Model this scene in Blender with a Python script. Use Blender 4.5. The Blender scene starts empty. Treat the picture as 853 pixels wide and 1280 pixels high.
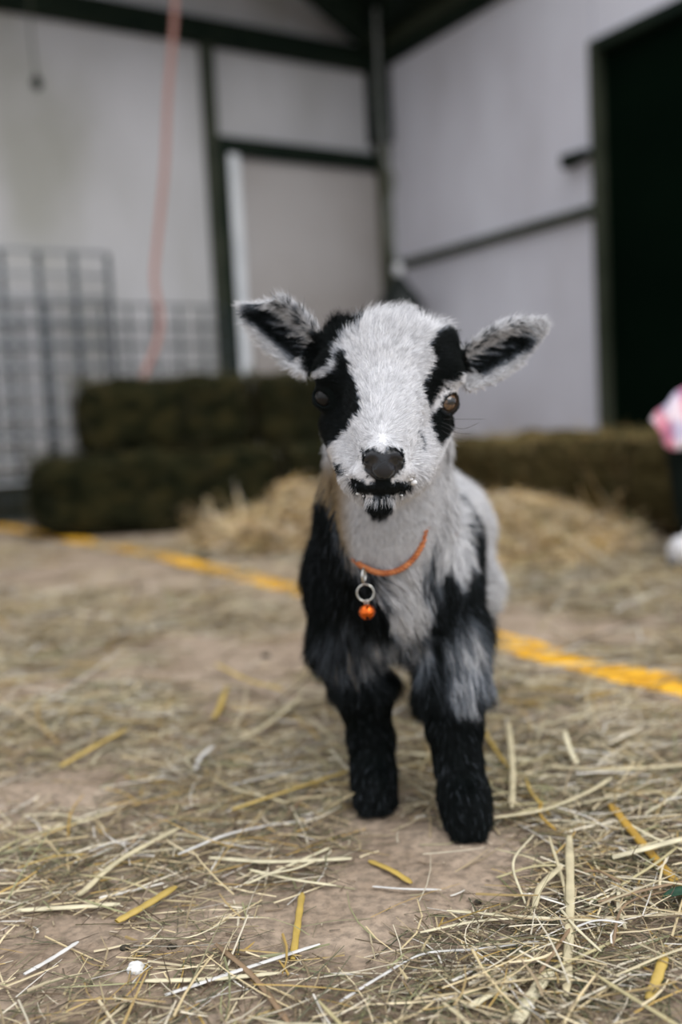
import bpy, bmesh, math, random
import numpy as np
from mathutils import Vector, Matrix

random.seed(7)
rng = np.random.default_rng(7)
C = bpy.context.scene.collection
SC = bpy.context.scene

# ------------------------------------------------------------------ camera, sky, sun, exposure
W, H, F = 853.0, 1280.0, 1244.0
CAM_H = 0.36
PITCH, ROLL = math.radians(5.0), math.radians(3.0)
fwd = np.array([0, math.cos(PITCH), -math.sin(PITCH)])
up0 = np.array([0, math.sin(PITCH), math.cos(PITCH)])
xr = np.array([1.0, 0, 0])
RC = xr * math.cos(ROLL) - up0 * math.sin(ROLL)
UC = xr * math.sin(ROLL) + up0 * math.cos(ROLL)
CP = np.array([0, 0, CAM_H])
cam_d = bpy.data.cameras.new('camera')
cam = bpy.data.objects.new('camera', cam_d); C.objects.link(cam)
m = Matrix(((RC[0], UC[0], -fwd[0], 0), (RC[1], UC[1], -fwd[1], 0), (RC[2], UC[2], -fwd[2], CAM_H), (0, 0, 0, 1)))
cam.matrix_world = m
cam_d.sensor_fit = 'VERTICAL'; cam_d.sensor_height = 36.0; cam_d.lens = 36.0 * F / H
cam_d.clip_start = 0.02; cam_d.clip_end = 100
cam_d.dof.use_dof = True; cam_d.dof.focus_distance = 0.69; cam_d.dof.aperture_fstop = 2.7
SC.camera = cam
SC.view_settings.view_transform = 'Standard'; SC.view_settings.look = 'None'
SC.view_settings.gamma = 1.0; SC.view_settings.use_curve_mapping = False
SC.view_settings.exposure = 0.35

wd = bpy.data.worlds.new('overcast_sky'); SC.world = wd; wd.use_nodes = True
nt = wd.node_tree; bg = nt.nodes['Background']
tc = nt.nodes.new('ShaderNodeTexCoord'); sep = nt.nodes.new('ShaderNodeSeparateXYZ')
rmp = nt.nodes.new('ShaderNodeValToRGB')
nt.links.new(tc.outputs['Generated'], sep.inputs[0]); nt.links.new(sep.outputs['Z'], rmp.inputs[0])
rmp.color_ramp.elements[0].position = 0.0; rmp.color_ramp.elements[0].color = (.42, .44, .46, 1)
rmp.color_ramp.elements[1].position = 0.8; rmp.color_ramp.elements[1].color = (1, 1.0, 1.04, 1)
nt.links.new(rmp.outputs[0], bg.inputs[0]); bg.inputs[1].default_value = 1.25

sun_d = bpy.data.lights.new('soft_sun', 'SUN'); sun_d.energy = 1.5; sun_d.angle = math.radians(50)
sun_d.color = (1.0, 0.98, 0.96)
sun = bpy.data.objects.new('soft_sun', sun_d); C.objects.link(sun)
sun.rotation_euler = Vector((-0.42, 0.55, -0.85)).to_track_quat('-Z', 'Y').to_euler()

# ------------------------------------------------------------------ helpers
def ray(px, py):
    d = fwd + RC * ((px - W / 2) / F) - UC * ((py - H / 2) / F)
    return d
def at(px, py, Y):                       # the point seen at a pixel at depth Y
    d = ray(px, py); return CP + d * (Y / d[1])
def ground(px, py, z=0.0):
    d = ray(px, py); return CP + d * ((z - CAM_H) / d[2])

def smooth(a, b, x):
    t = np.clip((x - a) / (b - a), 0, 1); return t * t * (3 - 2 * t)

def hash3(i, j, k, s):
    n = (i * 374761393 + j * 668265263 + k * 2147483647 + s * 974634777) & 0xffffffff
    n = ((n ^ (n >> 13)) * 1274126177) & 0xffffffff
    return ((n ^ (n >> 16)) & 0xffff) / 65535.0
def noise(p, scale=1.0, seed=0):         # value noise in 0..1 on an (N,3) array
    q = np.asarray(p, float) * scale; i = np.floor(q).astype(np.int64); f = q - i; f = f * f * (3 - 2 * f)
    r = 0
    for a in (0, 1):
        for b in (0, 1):
            for c in (0, 1):
                w = (f[:, 0] if a else 1 - f[:, 0]) * (f[:, 1] if b else 1 - f[:, 1]) * (f[:, 2] if c else 1 - f[:, 2])
                r = r + w * hash3(i[:, 0] + a, i[:, 1] + b, i[:, 2] + c, seed)
    return r

def mat(name, color=(.5, .5, .5), rough=.7, metal=0.0, spec=.4):
    m = bpy.data.materials.new(name); m.use_nodes = True
    b = m.node_tree.nodes['Principled BSDF']
    b.inputs['Base Color'].default_value = (*color, 1); b.inputs['Roughness'].default_value = rough
    b.inputs['Metallic'].default_value = metal; b.inputs['Specular IOR Level'].default_value = spec
    return m
def noisy(name, c1, c2, scale=5, rough=.8, bump=.0, bscale=60, detail=6, spec=.3, c3=None, dist=.01, metal=0.0, stretch=(1, 1, 1)):
    m = mat(name, c1, rough, metal, spec); t = m.node_tree; b = t.nodes['Principled BSDF']
    tc = t.nodes.new('ShaderNodeTexCoord'); mp = t.nodes.new('ShaderNodeMapping'); mp.inputs['Scale'].default_value = stretch
    n = t.nodes.new('ShaderNodeTexNoise'); n.inputs['Scale'].default_value = scale; n.inputs['Detail'].default_value = detail
    r = t.nodes.new('ShaderNodeValToRGB')
    r.color_ramp.elements[0].position = .32; r.color_ramp.elements[0].color = (*c1, 1)
    r.color_ramp.elements[1].position = .68; r.color_ramp.elements[1].color = (*c2, 1)
    if c3: e = r.color_ramp.elements.new(.5); e.color = (*c3, 1)
    t.links.new(tc.outputs['Object'], mp.inputs[0]); t.links.new(mp.outputs[0], n.inputs['Vector'])
    t.links.new(n.outputs['Fac'], r.inputs[0]); t.links.new(r.outputs[0], b.inputs['Base Color'])
    if bump:
        n2 = t.nodes.new('ShaderNodeTexNoise'); n2.inputs['Scale'].default_value = bscale; n2.inputs['Detail'].default_value = 5
        t.links.new(mp.outputs[0], n2.inputs['Vector'])
        bp = t.nodes.new('ShaderNodeBump'); bp.inputs['Strength'].default_value = bump; bp.inputs['Distance'].default_value = dist
        t.links.new(n2.outputs['Fac'], bp.inputs['Height']); t.links.new(bp.outputs[0], b.inputs['Normal'])
    return m
def attr_mat(name, attr='col', rough=.7, spec=.3):
    m = mat(name, (.5, .5, .5), rough, 0, spec); t = m.node_tree; b = t.nodes['Principled BSDF']
    a = t.nodes.new('ShaderNodeAttribute'); a.attribute_name = attr
    t.links.new(a.outputs['Color'], b.inputs['Base Color'])
    return m

def link(name, data, material=None, parent=None, **props):
    o = bpy.data.objects.new(name, data); C.objects.link(o)
    if material is not None and data is not None: data.materials.append(material)
    if parent is not None:
        o.parent = parent
        if parent.type == 'EMPTY': o.location = -Vector(parent.location)
    for k, v in props.items(): o[k] = v
    return o
def thing(name, label, cat, loc=(0, 0, 0), group=None):
    o = bpy.data.objects.new(name, None); C.objects.link(o); o.location = Vector([float(v) for v in loc])
    o['label'] = label; o['category'] = cat
    if group: o['group'] = group
    return o
def np_mesh(name, V, Fc, cols=None, smooth_=True):
    me = bpy.data.meshes.new(name)
    V = np.asarray(V, np.float32); Fc = np.asarray(Fc, np.int32); k = Fc.shape[1]
    me.vertices.add(len(V)); me.vertices.foreach_set('co', V.ravel())
    me.loops.add(Fc.size); me.loops.foreach_set('vertex_index', Fc.ravel())
    me.polygons.add(len(Fc)); me.polygons.foreach_set('loop_start', np.arange(0, Fc.size, k, dtype=np.int32))
    me.polygons.foreach_set('loop_total', np.full(len(Fc), k, np.int32))
    me.polygons.foreach_set('use_smooth', np.full(len(Fc), smooth_))
    me.update(calc_edges=True); me.validate()
    if cols is not None:
        a = me.attributes.new('col', 'FLOAT_COLOR', 'POINT')
        a.data.foreach_set('color', np.concatenate([cols, np.ones((len(cols), 1))], 1).astype(np.float32).ravel())
    return me
def bm_mesh(name, bm, smooth_=False):
    me = bpy.data.meshes.new(name); bmesh.ops.recalc_face_normals(bm, faces=bm.faces); bm.to_mesh(me); bm.free()
    if smooth_: me.polygons.foreach_set('use_smooth', [True] * len(me.polygons))
    return me
def box_bm(a, b, bevel=0.0, M=None):     # box from corner a to corner b, then matrix
    bm = bmesh.new(); bmesh.ops.create_cube(bm, size=1)
    a, b = Vector(a), Vector(b); c = (a + b) / 2; s = b - a
    for v in bm.verts: v.co = Vector((v.co.x * s.x, v.co.y * s.y, v.co.z * s.z)) + c
    if bevel: bmesh.ops.bevel(bm, geom=bm.edges[:], offset=bevel, segments=2, affect='EDGES', profile=.6)
    if M: bmesh.ops.transform(bm, matrix=M, verts=bm.verts)
    return bm
def tube_mesh(name, pts, rad, seg=8, closed=False):
    pts = np.asarray(pts, float); n = len(pts); rad = np.broadcast_to(np.asarray(rad, float), (n,))
    T = np.gradient(pts, axis=0)
    if closed: T = np.roll(pts, -1, 0) - np.roll(pts, 1, 0)
    T /= np.linalg.norm(T, axis=1)[:, None] + 1e-12
    ref = np.array([0, 0, 1.0]) if abs(T[0][2]) < .9 else np.array([1.0, 0, 0])
    A = np.cross(T[0], ref); A /= np.linalg.norm(A); V = []
    for i in range(n):
        A = A - T[i] * A.dot(T[i]); A /= np.linalg.norm(A); B = np.cross(T[i], A)
        for k in range(seg):
            t = 2 * math.pi * k / seg; V.append(pts[i] + rad[i] * (A * math.cos(t) + B * math.sin(t)))
    Fc = []
    for i in range(n if closed else n - 1):
        j = (i + 1) % n
        for k in range(seg): l = (k + 1) % seg; Fc.append((i * seg + k, i * seg + l, j * seg + l, j * seg + k))
    me = np_mesh(name, V, Fc)
    if not closed:
        bm = bmesh.new(); bm.from_mesh(me); bm.verts.ensure_lookup_table()
        bm.faces.new([bm.verts[k] for k in range(seg)][::-1]); bm.faces.new([bm.verts[(n - 1) * seg + k] for k in range(seg)])
        bmesh.ops.recalc_face_normals(bm, faces=bm.faces); bm.to_mesh(me); bm.free()
    return me
def catmull(P, n=8):
    P = [np.asarray(p, float) for p in P]; P = [2 * P[0] - P[1]] + P + [2 * P[-1] - P[-2]]; out = []
    for i in range(1, len(P) - 2):
        a, b, c, d = P[i - 1], P[i], P[i + 1], P[i + 2]
        for k in range(n):
            t = k / n
            out.append(.5 * (2 * b + (c - a) * t + (2 * a - 5 * b + 4 * c - d) * t * t + (3 * b - a - 3 * c + d) * t ** 3))
    out.append(P[-2]); return np.array(out)

# many straws in one mesh: a folded ribbon per stalk
def straw_arrays(S, D, L, Wd, bend, segs=3, sag=0.0, seed=0):
    """S start (N,3), D unit direction, L length, Wd width, bend lateral curvature -> V (N*3*(segs+1)), quads"""
    N = len(S); up = np.tile([0, 0, 1.0], (N, 1)); r = np.random.default_rng(seed)
    roll = r.normal(0, .5, N)
    A = np.cross(D, up); nA = np.linalg.norm(A, axis=1); A[nA < 1e-3] = [1, 0, 0]; A /= np.maximum(np.linalg.norm(A, axis=1), 1e-6)[:, None]
    B = np.cross(A, D)
    A2 = A * np.cos(roll)[:, None] + B * np.sin(roll)[:, None]; B2 = np.cross(A2, D)
    V = np.zeros((N, segs + 1, 3, 3))
    for i in range(segs + 1):
        t = i / segs
        c = S + D * (L * t)[:, None] + A * (bend * L * (t * t - t))[:, None] + B * (-sag * L * (t - .5) ** 2 * 4 * 0.25)[:, None]
        w = Wd * (1 - .45 * t * t)
        V[:, i, 0] = c - A2 * (w / 2)[:, None]; V[:, i, 1] = c + B2 * (w * .35)[:, None]; V[:, i, 2] = c + A2 * (w / 2)[:, None]
    base = (np.arange(N) * (segs + 1) * 3)[:, None, None]
    q = []
    for i in range(segs):
        for k in range(2):
            q.append([i * 3 + k, i * 3 + k + 1, (i + 1) * 3 + k + 1, (i + 1) * 3 + k])
    q = np.array(q)[None] + base
    return V.reshape(-1, 3), q.reshape(-1, 4), (segs + 1) * 3

# ------------------------------------------------------------------ signed distance sculpting
class Sculpt:
    def __init__(s, lo, hi, h):
        s.lo = np.array(lo, float); s.h = h
        s.n = np.ceil((np.array(hi) - s.lo) / h).astype(int) + 1
        s.g = np.full(s.n, 1.0, np.float32)
    def box(s, lo, hi):
        a = np.maximum(np.floor((lo - s.lo) / s.h).astype(int), 0); b = np.minimum(np.ceil((hi - s.lo) / s.h).astype(int) + 1, s.n)
        sl = tuple(slice(i, j) for i, j in zip(a, b))
        ax = [s.lo[k] + s.h * np.arange(a[k], b[k]) for k in range(3)]
        return sl, np.stack(np.meshgrid(*ax, indexing='ij'), -1).astype(np.float32)
    def put(s, sl, d, k, op='u'):
        g = s.g[sl]
        if op == 'u':
            hh = np.maximum(k - np.abs(g - d), 0) / k; r = np.minimum(g, d) - hh * hh * k * .25
        else:
            d = -d; hh = np.maximum(k - np.abs(g - d), 0) / k; r = np.maximum(g, d) + hh * hh * k * .25
        s.g[sl] = r
    def cone(s, a, b, ra, rb, k=.01, op='u'):
        a = np.asarray(a, float); b = np.asarray(b, float); R = max(ra, rb) + k + 2 * s.h + .01
        sl, P = s.box(np.minimum(a, b) - R, np.maximum(a, b) + R)
        if P.size == 0: return
        ab = b - a; L2 = max(float(ab @ ab), 1e-12)
        t = np.clip(((P - a) @ ab) / L2, 0, 1)
        d = np.linalg.norm(P - (a + t[..., None] * ab), axis=-1) - (ra + (rb - ra) * t)
        s.put(sl, d, k, op)
    def ell(s, c, r, k=.01, rot=None, op='u'):
        c = np.asarray(c, float); r = np.asarray(r, float); R = r.max() + k + 2 * s.h + .01
        sl, P = s.box(c - R, c + R)
        if P.size == 0: return
        Q = P - c
        if rot is not None: Q = Q @ np.asarray(rot, float)       # columns = local axes
        k0 = np.linalg.norm(Q / r, axis=-1); k1 = np.linalg.norm(Q / (r * r), axis=-1)
        s.put(sl, k0 * (k0 - 1) / np.maximum(k1, 1e-6), k, op)
    def at(s, p):                                  # trilinear sample
        q = (np.asarray(p) - s.lo) / s.h; i = np.clip(np.floor(q).astype(int), 0, s.n - 2); f = q - i; r = 0
        for a in (0, 1):
            for b in (0, 1):
                for c in (0, 1):
                    w = (f[..., 0] if a else 1 - f[..., 0]) * (f[..., 1] if b else 1 - f[..., 1]) * (f[..., 2] if c else 1 - f[..., 2])
                    r = r + w * s.g[i[..., 0] + a, i[..., 1] + b, i[..., 2] + c]
        return r
    def surf(s, px, py, y0=.6, y1=1.4):            # first surface point behind a pixel
        ys = np.arange(y0, y1, s.h * .5); d = ray(px, py); P = CP + d * (ys / d[1])[:, None]
        v = s.at(P); k = np.where(v < 0)[0]
        if len(k): return P[k[0]]
        return P[np.argmin(v)]
    def mesh(s):
        g = s.g; n = s.n; ins = g < 0
        cell = np.zeros(n - 1, np.uint8)
        for a in (0, 1):
            for b in (0, 1):
                for c in (0, 1): cell += ins[a:n[0] - 1 + a, b:n[1] - 1 + b, c:n[2] - 1 + c]
        act = (cell > 0) & (cell < 8); idx = np.full(act.shape, -1, np.int64); I = np.argwhere(act); idx[act] = np.arange(len(I))
        acc = np.zeros((len(I), 3)); cnt = np.zeros(len(I))
        cor = [(a, b, c) for a in (0, 1) for b in (0, 1) for c in (0, 1)]
        for p in cor:
            for ax in range(3):
                if p[ax]: continue
                q = list(p); q[ax] = 1
                v0 = g[I[:, 0] + p[0], I[:, 1] + p[1], I[:, 2] + p[2]]; v1 = g[I[:, 0] + q[0], I[:, 1] + q[1], I[:, 2] + q[2]]
                m_ = (v0 < 0) != (v1 < 0); t = np.where(m_, v0 / np.where(m_, v0 - v1, 1), 0)
                pt = np.tile(np.array(p, float), (len(I), 1)); pt[:, ax] = t
                acc += pt * m_[:, None]; cnt += m_
        V = s.lo + s.h * (I + acc / cnt[:, None])
        Q = []
        for ax in range(3):
            o1, o2 = (ax + 1) % 3, (ax + 2) % 3
            sh = [slice(1, -1)] * 3; sh[ax] = slice(0, -1)
            A = ins[tuple(sh)]; sh2 = list(sh); sh2[ax] = slice(1, None); B = ins[tuple(sh2)]
            E = np.argwhere(A != B); off = np.ones(3, int); off[ax] = 0; E = E + off
            fl = ins[E[:, 0], E[:, 1], E[:, 2]]
            e1 = np.zeros(3, int); e1[o1] = 1; e2 = np.zeros(3, int); e2[o2] = 1
            f = lambda c: idx[c[:, 0], c[:, 1], c[:, 2]]
            q = np.stack([f(E - e1 - e2), f(E - e2), f(E), f(E - e1)], 1)
            q[~fl] = q[~fl][:, ::-1]; q = q[(q >= 0).all(1)]; Q.append(q)
        return V, np.concatenate(Q)

# ------------------------------------------------------------------ the setting: two walls meeting in a far corner, posts and girts
CN = at(481, 250, 5.6)[:2]
DL = np.array([-.85, -.53]); DL /= np.linalg.norm(DL)
DR = np.array([.52, -.85]); DR /= np.linalg.norm(DR)
NL = np.array([.53, -.85]); NL /= np.linalg.norm(NL)       # into the room
NR = np.array([-.85, -.52]); NR /= np.linalg.norm(NR)
def on_wall(px, py, D, N, off=0.0):
    d = ray(px, py); s = ((CN + N * off) @ N) / (d[:2] @ N)
    P = CP + d * s; return float((P[:2] - CN) @ D), float(P[2])
def wall_M(D, N):                        # local x along the wall from the corner, y into the room, z up
    return Matrix(((D[0], N[0], 0, CN[0]), (D[1], N[1], 0, CN[1]), (0, 0, 1, 0), (0, 0, 0, 1)))
ML, MR = wall_M(DL, NL), wall_M(DR, NR)

whitewash = noisy('aged_white_panel_left', (.40, .40, .37), (.64, .64, .665), 1.6, .75, .15, 30, c3=(.55, .55, .56), stretch=(1, 1, .45))
whitewash2 = noisy('aged_white_panel_right', (.62, .615, .67), (.78, .79, .87), 2.2, .7, .15, 30, c3=(.71, .71, .785), stretch=(1, 1, .5))
steel = noisy('dark_painted_steel', (.004, .011, .007), (.012, .020, .012), 6, .8, .1, 60, spec=.15)
steel_mid = noisy('grey_green_steel', (.026, .034, .020), (.05, .058, .038), 6, .7, .1, 60)
bright_steel = noisy('galvanised_strip', (.72, .76, .80), (.88, .92, .95), 5, .35)
door_dark = noisy('dark_green_door', (.0006, .0040, .0018), (.0014, .0058, .0028), 3, .9, .05, 50, spec=.03)
concrete = noisy('dark_plinth', (.02, .026, .02), (.04, .045, .035), 5, .9, .3, 40)

def wbox(name, a, b, M_, material, bevel=.004, parent=None, **kw):
    if parent is None: kw.setdefault('kind', 'structure')
    return link(name, bm_mesh(name, box_bm(a, b, bevel, M_)), material, parent, **kw)

tp, _ = on_wall(268, 250, DL, NL); _, zb = on_wall(430, 73, DL, NL); _, zg = on_wall(380, 195, DL, NL)
tst, _ = on_wall(284, 320, DL, NL); tbr, _ = on_wall(292, 330, DL, NL)
wl = wbox('wall_left', (-.1, -.12, 0), (7.5, -.04, 4.2), ML, concrete, 0)
for i, (x0, x1, z0, z1) in enumerate([(0.0, tp - .02, .2, zg), (0.0, tp - .02, zg + .01, zb), (tp + .02, 3.3, .2, zb), (3.31, 5.4, .2, zb),
                                     (0.0, 1.9, zb + .01, 3.4), (1.91, 5.4, zb + .01, 4.2), (5.41, 7.5, .2, zb), (5.41, 7.5, zb + .01, 4.2)]):
    wbox('wall_panel', (x0, -.04, z0), (x1, -.012 - .004 * (i % 2), z1 - .008), ML, whitewash, .003, wl)
wbox('baseboard_left', (0, -.04, 0), (7.5, .01, .2), ML, concrete)
wbox('girt_beam', (0, -.02, zb - .055), (7.5, .06, zb + .055), ML, steel)
wbox('girt_beam', (0, -.02, zg - .04), (tst + .03, .05, zg + .04), ML, steel)
wbox('wall_post', (tp - .03, -.03, 0), (tp + .03, .035, zb - .05), ML, steel_mid)
dr1 = wbox('door_1', (.03, -.012, .02), (tst, .004, zg - .045), ML, noisy('door_sheet', (.38, .35, .33), (.49, .47, .46), 1.4, .7, .12, 30))
wbox('door_stile', (tst - .022, .0, .02), (tst + .028, .05, zg - .03), ML, steel, .004, dr1)
wbox('edge_strip', (tbr - .040, .0, .02), (tbr + .018, .055, zg - .045), ML, bright_steel, .004, dr1, label='bright metal edge strip')

# right wall
td, zd = on_wall(740, 58, DR, NR); _, ze = on_wall(482, 84, DR, NR); tg, zgr = on_wall(640, 292, DR, NR)
wr = wbox('wall_right', (-.1, -.16, 0), (5.2, -.05, 3.2), MR, concrete, 0)
for x0, x1, z0, z1 in [(0.0, td, zgr, ze + .15), (0.0, td, .0, zgr), (td, 2.9, zd, ze + .15), (2.75, 5.2, 0, zd), (2.91, 5.2, zd + .005, ze + .15)]:
    wbox('wall_panel', (x0, -.05, z0), (x1 - .006, -.012, z1 - .008), MR, whitewash2, .003, wr)
wbox('girt_beam', (.12, -.02, zgr - .022), (td, .025, zgr + .022), MR, steel_mid)
d2 = wbox('door_2', (td + .03, -.06, 0), (2.72, -.035, zd - .03), MR, door_dark, .003)
wbox('door_frame', (td - .012, -.06, 0), (td + .03, .014, zd + .02), MR, steel_mid, .004, d2)
wbox('door_frame', (td + .03, -.06, zd - .03), (2.75, .014, zd + .02), MR, steel, .004, d2)
wbox('door_frame', (2.72, -.06, 0), (2.76, .014, zd), MR, steel, .004, d2)
lt, lz = on_wall(724, 198, DR, NR)
lb = box_bm((lt - .055, 0.0, lz - .036), (td + .0, .06, lz + .022), .008)
for v in lb.verts:
    if v.co.x > lt + .02: v.co.z = lz + .004 + (v.co.z - lz) * .45
bmesh.ops.transform(lb, matrix=MR, verts=lb.verts)
link('door_latch', bm_mesh('door_latch', lb), steel, d2)

# corner post, eave and rafters
wbox('corner_post', (-.02, -.02, 0), (.05, .06, ze), ML, noisy('olive_post', (.05, .055, .035), (.10, .105, .07), 5, .7))
wbox('corner_bracket', (-.02, -.02, zg + .1), (.085, .09, ze + .5), ML, steel)
wbox('eave_beam', (0, -.02, ze), (4.6, .05, ze + .06), MR, steel)
wbox('eave_strip', (0, -.02, ze + .06), (4.6, .045, ze + .13), MR, steel_mid)
wbox('eave_beam', (0, -.02, ze + .13), (4.6, .16, ze + .45), MR, steel)
def beam(name, a, b, w, h, material):    # a box from a to b
    a, b = Vector(a), Vector(b); d = (b - a); q = d.to_track_quat('X', 'Z').to_matrix().to_4x4(); q.translation = a
    return link(name, bm_mesh(name, box_bm((0, -w / 2, -h / 2), (d.length, w / 2, h / 2), .004, q)), material, kind='structure')
cn3 = Vector((CN[0] + NL[0] * .06, CN[1] + NL[1] * .06, ze + .12))
ra = at(418, 0, 5.15); ra = Vector([float(v) for v in ra])
beam('roof_rafter', cn3, cn3 + (ra - cn3) * 4.5, .10, .16, steel)
hb = Vector([float(v) for v in at(520, -30, 4.6)])
beam('roof_rafter', cn3 + Vector((0, 0, .1)), cn3 + Vector((0, 0, .1)) + (hb - cn3) * 2.0, .08, .14, steel)

wbox('added_shade_roof', (-.2, -.15, 2.85), (7.5, 1.2, 2.90), ML, steel)  # unseen slab, added to shade the upper part of the left wall
# ------------------------------------------------------------------ ground of packed earth
def ground_h(p):
    return (noise(np.c_[p, p[:, :1] * 0], 9, 3) - .5) * .006 + (noise(np.c_[p, p[:, :1] * 0], 38, 5) - .5) * .0035 + (noise(np.c_[p, p[:, :1] * 0], 120, 6) - .5) * .0012
def ground_grid(x0, x1, y0, y1, n, k, p=1.0):
    u = np.linspace(0, 1, k); xs = np.linspace(x0, x1, n); ys = y0 + (y1 - y0) * u ** p
    X, Y = np.meshgrid(xs, ys); P = np.c_[X.ravel(), Y.ravel()]
    i = np.arange(k - 1)[:, None] * n + np.arange(n - 1)[None]; i = i.ravel()
    return P, np.stack([i, i + 1, i + n + 1, i + n], 1)
soil = mat('packed_earth', (.3, .23, .18), .92, 0, .25); t = soil.node_tree; b = t.nodes['Principled BSDF']
tc = t.nodes.new('ShaderNodeTexCoord'); n1 = t.nodes.new('ShaderNodeTexNoise'); n1.inputs['Scale'].default_value = 7; n1.inputs['Detail'].default_value = 8; n1.inputs['Roughness'].default_value = .65
r1 = t.nodes.new('ShaderNodeValToRGB'); e = r1.color_ramp.elements
e[0].position = .3; e[0].color = (.215, .16, .11, 1); e[1].position = .72; e[1].color = (.48, .39, .30, 1)
n2 = t.nodes.new('ShaderNodeTexNoise'); n2.inputs['Scale'].default_value = 110; n2.inputs['Detail'].default_value = 8; n2.inputs['Roughness'].default_value = .62
r2 = t.nodes.new('ShaderNodeValToRGB'); r2.color_ramp.elements[0].position = .36; r2.color_ramp.elements[0].color = (.5, .5, .5, 1); r2.color_ramp.elements[1].position = .6; r2.color_ramp.elements[1].color = (1.08, 1.06, 1.05, 1)
mx = t.nodes.new('ShaderNodeMix'); mx.data_type = 'RGBA'; mx.blend_type = 'MULTIPLY'; mx.inputs[0].default_value = .8
bp = t.nodes.new('ShaderNodeBump'); bp.inputs['Strength'].default_value = .8; bp.inputs['Distance'].default_value = .0035
for n_ in (n1, n2): t.links.new(tc.outputs['Object'], n_.inputs['Vector'])
t.links.new(n1.outputs['Fac'], r1.inputs[0]); t.links.new(n2.outputs['Fac'], r2.inputs[0])
t.links.new(r1.outputs[0], mx.inputs[6]); t.links.new(r2.outputs[0], mx.inputs[7]); t.links.new(mx.outputs[2], b.inputs['Base Color'])
t.links.new(n2.outputs['Fac'], bp.inputs['Height']); t.links.new(bp.outputs[0], b.inputs['Normal'])
P, Q = ground_grid(-5.5, 5.5, -3.0, 8.5, 2, 2); P2, Q2 = ground_grid(-1.1, 1.1, .3, 2.6, 420, 460, 1.3)
big = np_mesh('floor', np.c_[P, np.full(len(P), -.006)], Q, None, False); fl = link('floor', big, soil, kind='structure')
fade = smooth(1.1, 1.0, np.abs(P2[:, 0])) * smooth(2.6, 2.4, P2[:, 1]) * smooth(.3, .34, P2[:, 1])
link('packed_surface', np_mesh('packed_surface', np.c_[P2, ground_h(P2) * fade - .007 * (1 - fade)], Q2), soil, fl)

# yellow painted floor line, worn at its edges
yel = noisy('yellow_line_paint', (.52, .25, .012), (.85, .48, .03), 25, .8, .3, 200, c3=(.72, .38, .02), dist=.002)
lp = [ground(-60, 650), ground(0, 658), ground(90, 674), ground(180, 690), ground(290, 716), ground(385, 740), ground(560, 783), ground(665, 812), ground(760, 836), ground(853, 860), ground(960, 890)]
lp = catmull([p[:2] for p in lp], 60); T = np.gradient(lp, axis=0); T /= np.linalg.norm(T, axis=1)[:, None]; Nn = np.c_[-T[:, 1], T[:, 0]]
n = len(lp); e1 = .034 + .008 * noise(np.c_[lp * 22, lp[:, :1] * 0], 1, 8) - .004 + .006 * noise(np.c_[lp * 90, lp[:, :1] * 0], 1, 9); e2 = .034 + .008 * noise(np.c_[lp * 22, lp[:, :1] * 0 + 4], 1, 11) - .004 + .006 * noise(np.c_[lp * 90, lp[:, :1] * 0], 1, 12)
rows = np.stack([lp - Nn * e1[:, None], lp - Nn * .01, lp + Nn * .01, lp + Nn * e2[:, None]], 1)
cov = noise(np.c_[lp * 6, lp[:, :1] * 0], 1, 21)
V = np.zeros((n, 4, 3)); V[..., :2] = rows; V[..., 2] = (ground_h(rows.reshape(-1, 2)).reshape(n, 4)) + .0016; V[:, 0, 2] -= .001; V[:, 3, 2] -= .001
i = (np.arange(n - 1)[:, None] * 4 + np.arange(3)[None]).ravel(); Qd = np.stack([i, i + 1, i + 5, i + 4], 1)
yl = link('floor_line', np_mesh('floor_line', V.reshape(-1, 3), Qd), yel)
yl['label'] = 'yellow painted line running across the earth floor behind the goat'; yl['category'] = 'floor marking'

# ------------------------------------------------------------------ wire panels leaning on the left wall
wire_dark = noisy('weathered_wire', (.03, .045, .05), (.07, .085, .095), 10, .6)
wire_pale = noisy('galvanised_wire', (.30, .33, .36), (.45, .48, .52), 10, .45, metal=.3)
def wire_panel(name, label, x0, x1, z0, z1, off, nx, nz, rv, rh, mv, mh, group=None):
    o = ML @ Vector(((x0 + x1) / 2, off, 0)); t = thing(name, label, 'wire panel', o)
    for i in range(nx + 1):
        x = x0 + (x1 - x0) * i / nx; me = tube_mesh('upright_wire', [ML @ Vector((x, off, z0)), ML @ Vector((x, off, z1))], rv, 6); link('upright_wire', me, mv, t)
    for i in range(nz + 1):
        z = z0 + (z1 - z0) * i / nz; me = tube_mesh('cross_wire', [ML @ Vector((x0, off + rv, z)), ML @ Vector((x1, off + rv, z))], rh, 6); link('cross_wire', me, mh, t)
    return t
a1, zt1 = on_wall(134, 318, DL, NL, .16); zl = on_wall(20, 607, DL, NL, .16)[1]; a0 = on_wall(7, 400, DL, NL, .16)[0]
sp = (a0 - a1) / 3
wire_panel('wire_panel', 'taller square-mesh wire panel at the left edge before the pale wall', a1, a1 + sp * 7, 0.18, zt1, .16, 7, int(round((zt1 - .18) / .105)), .0125, .008, wire_dark, wire_pale)
c1, zt2 = on_wall(282, 384, DL, NL, .08)
wire_panel('wire_panel', 'lower square-mesh wire panel behind the stacked hay bales', c1, a1 + sp * 6.5, 0.01, zt2, .08, 13, int(round(zt2 / .10)), .008, .006, wire_dark, wire_dark)

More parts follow.
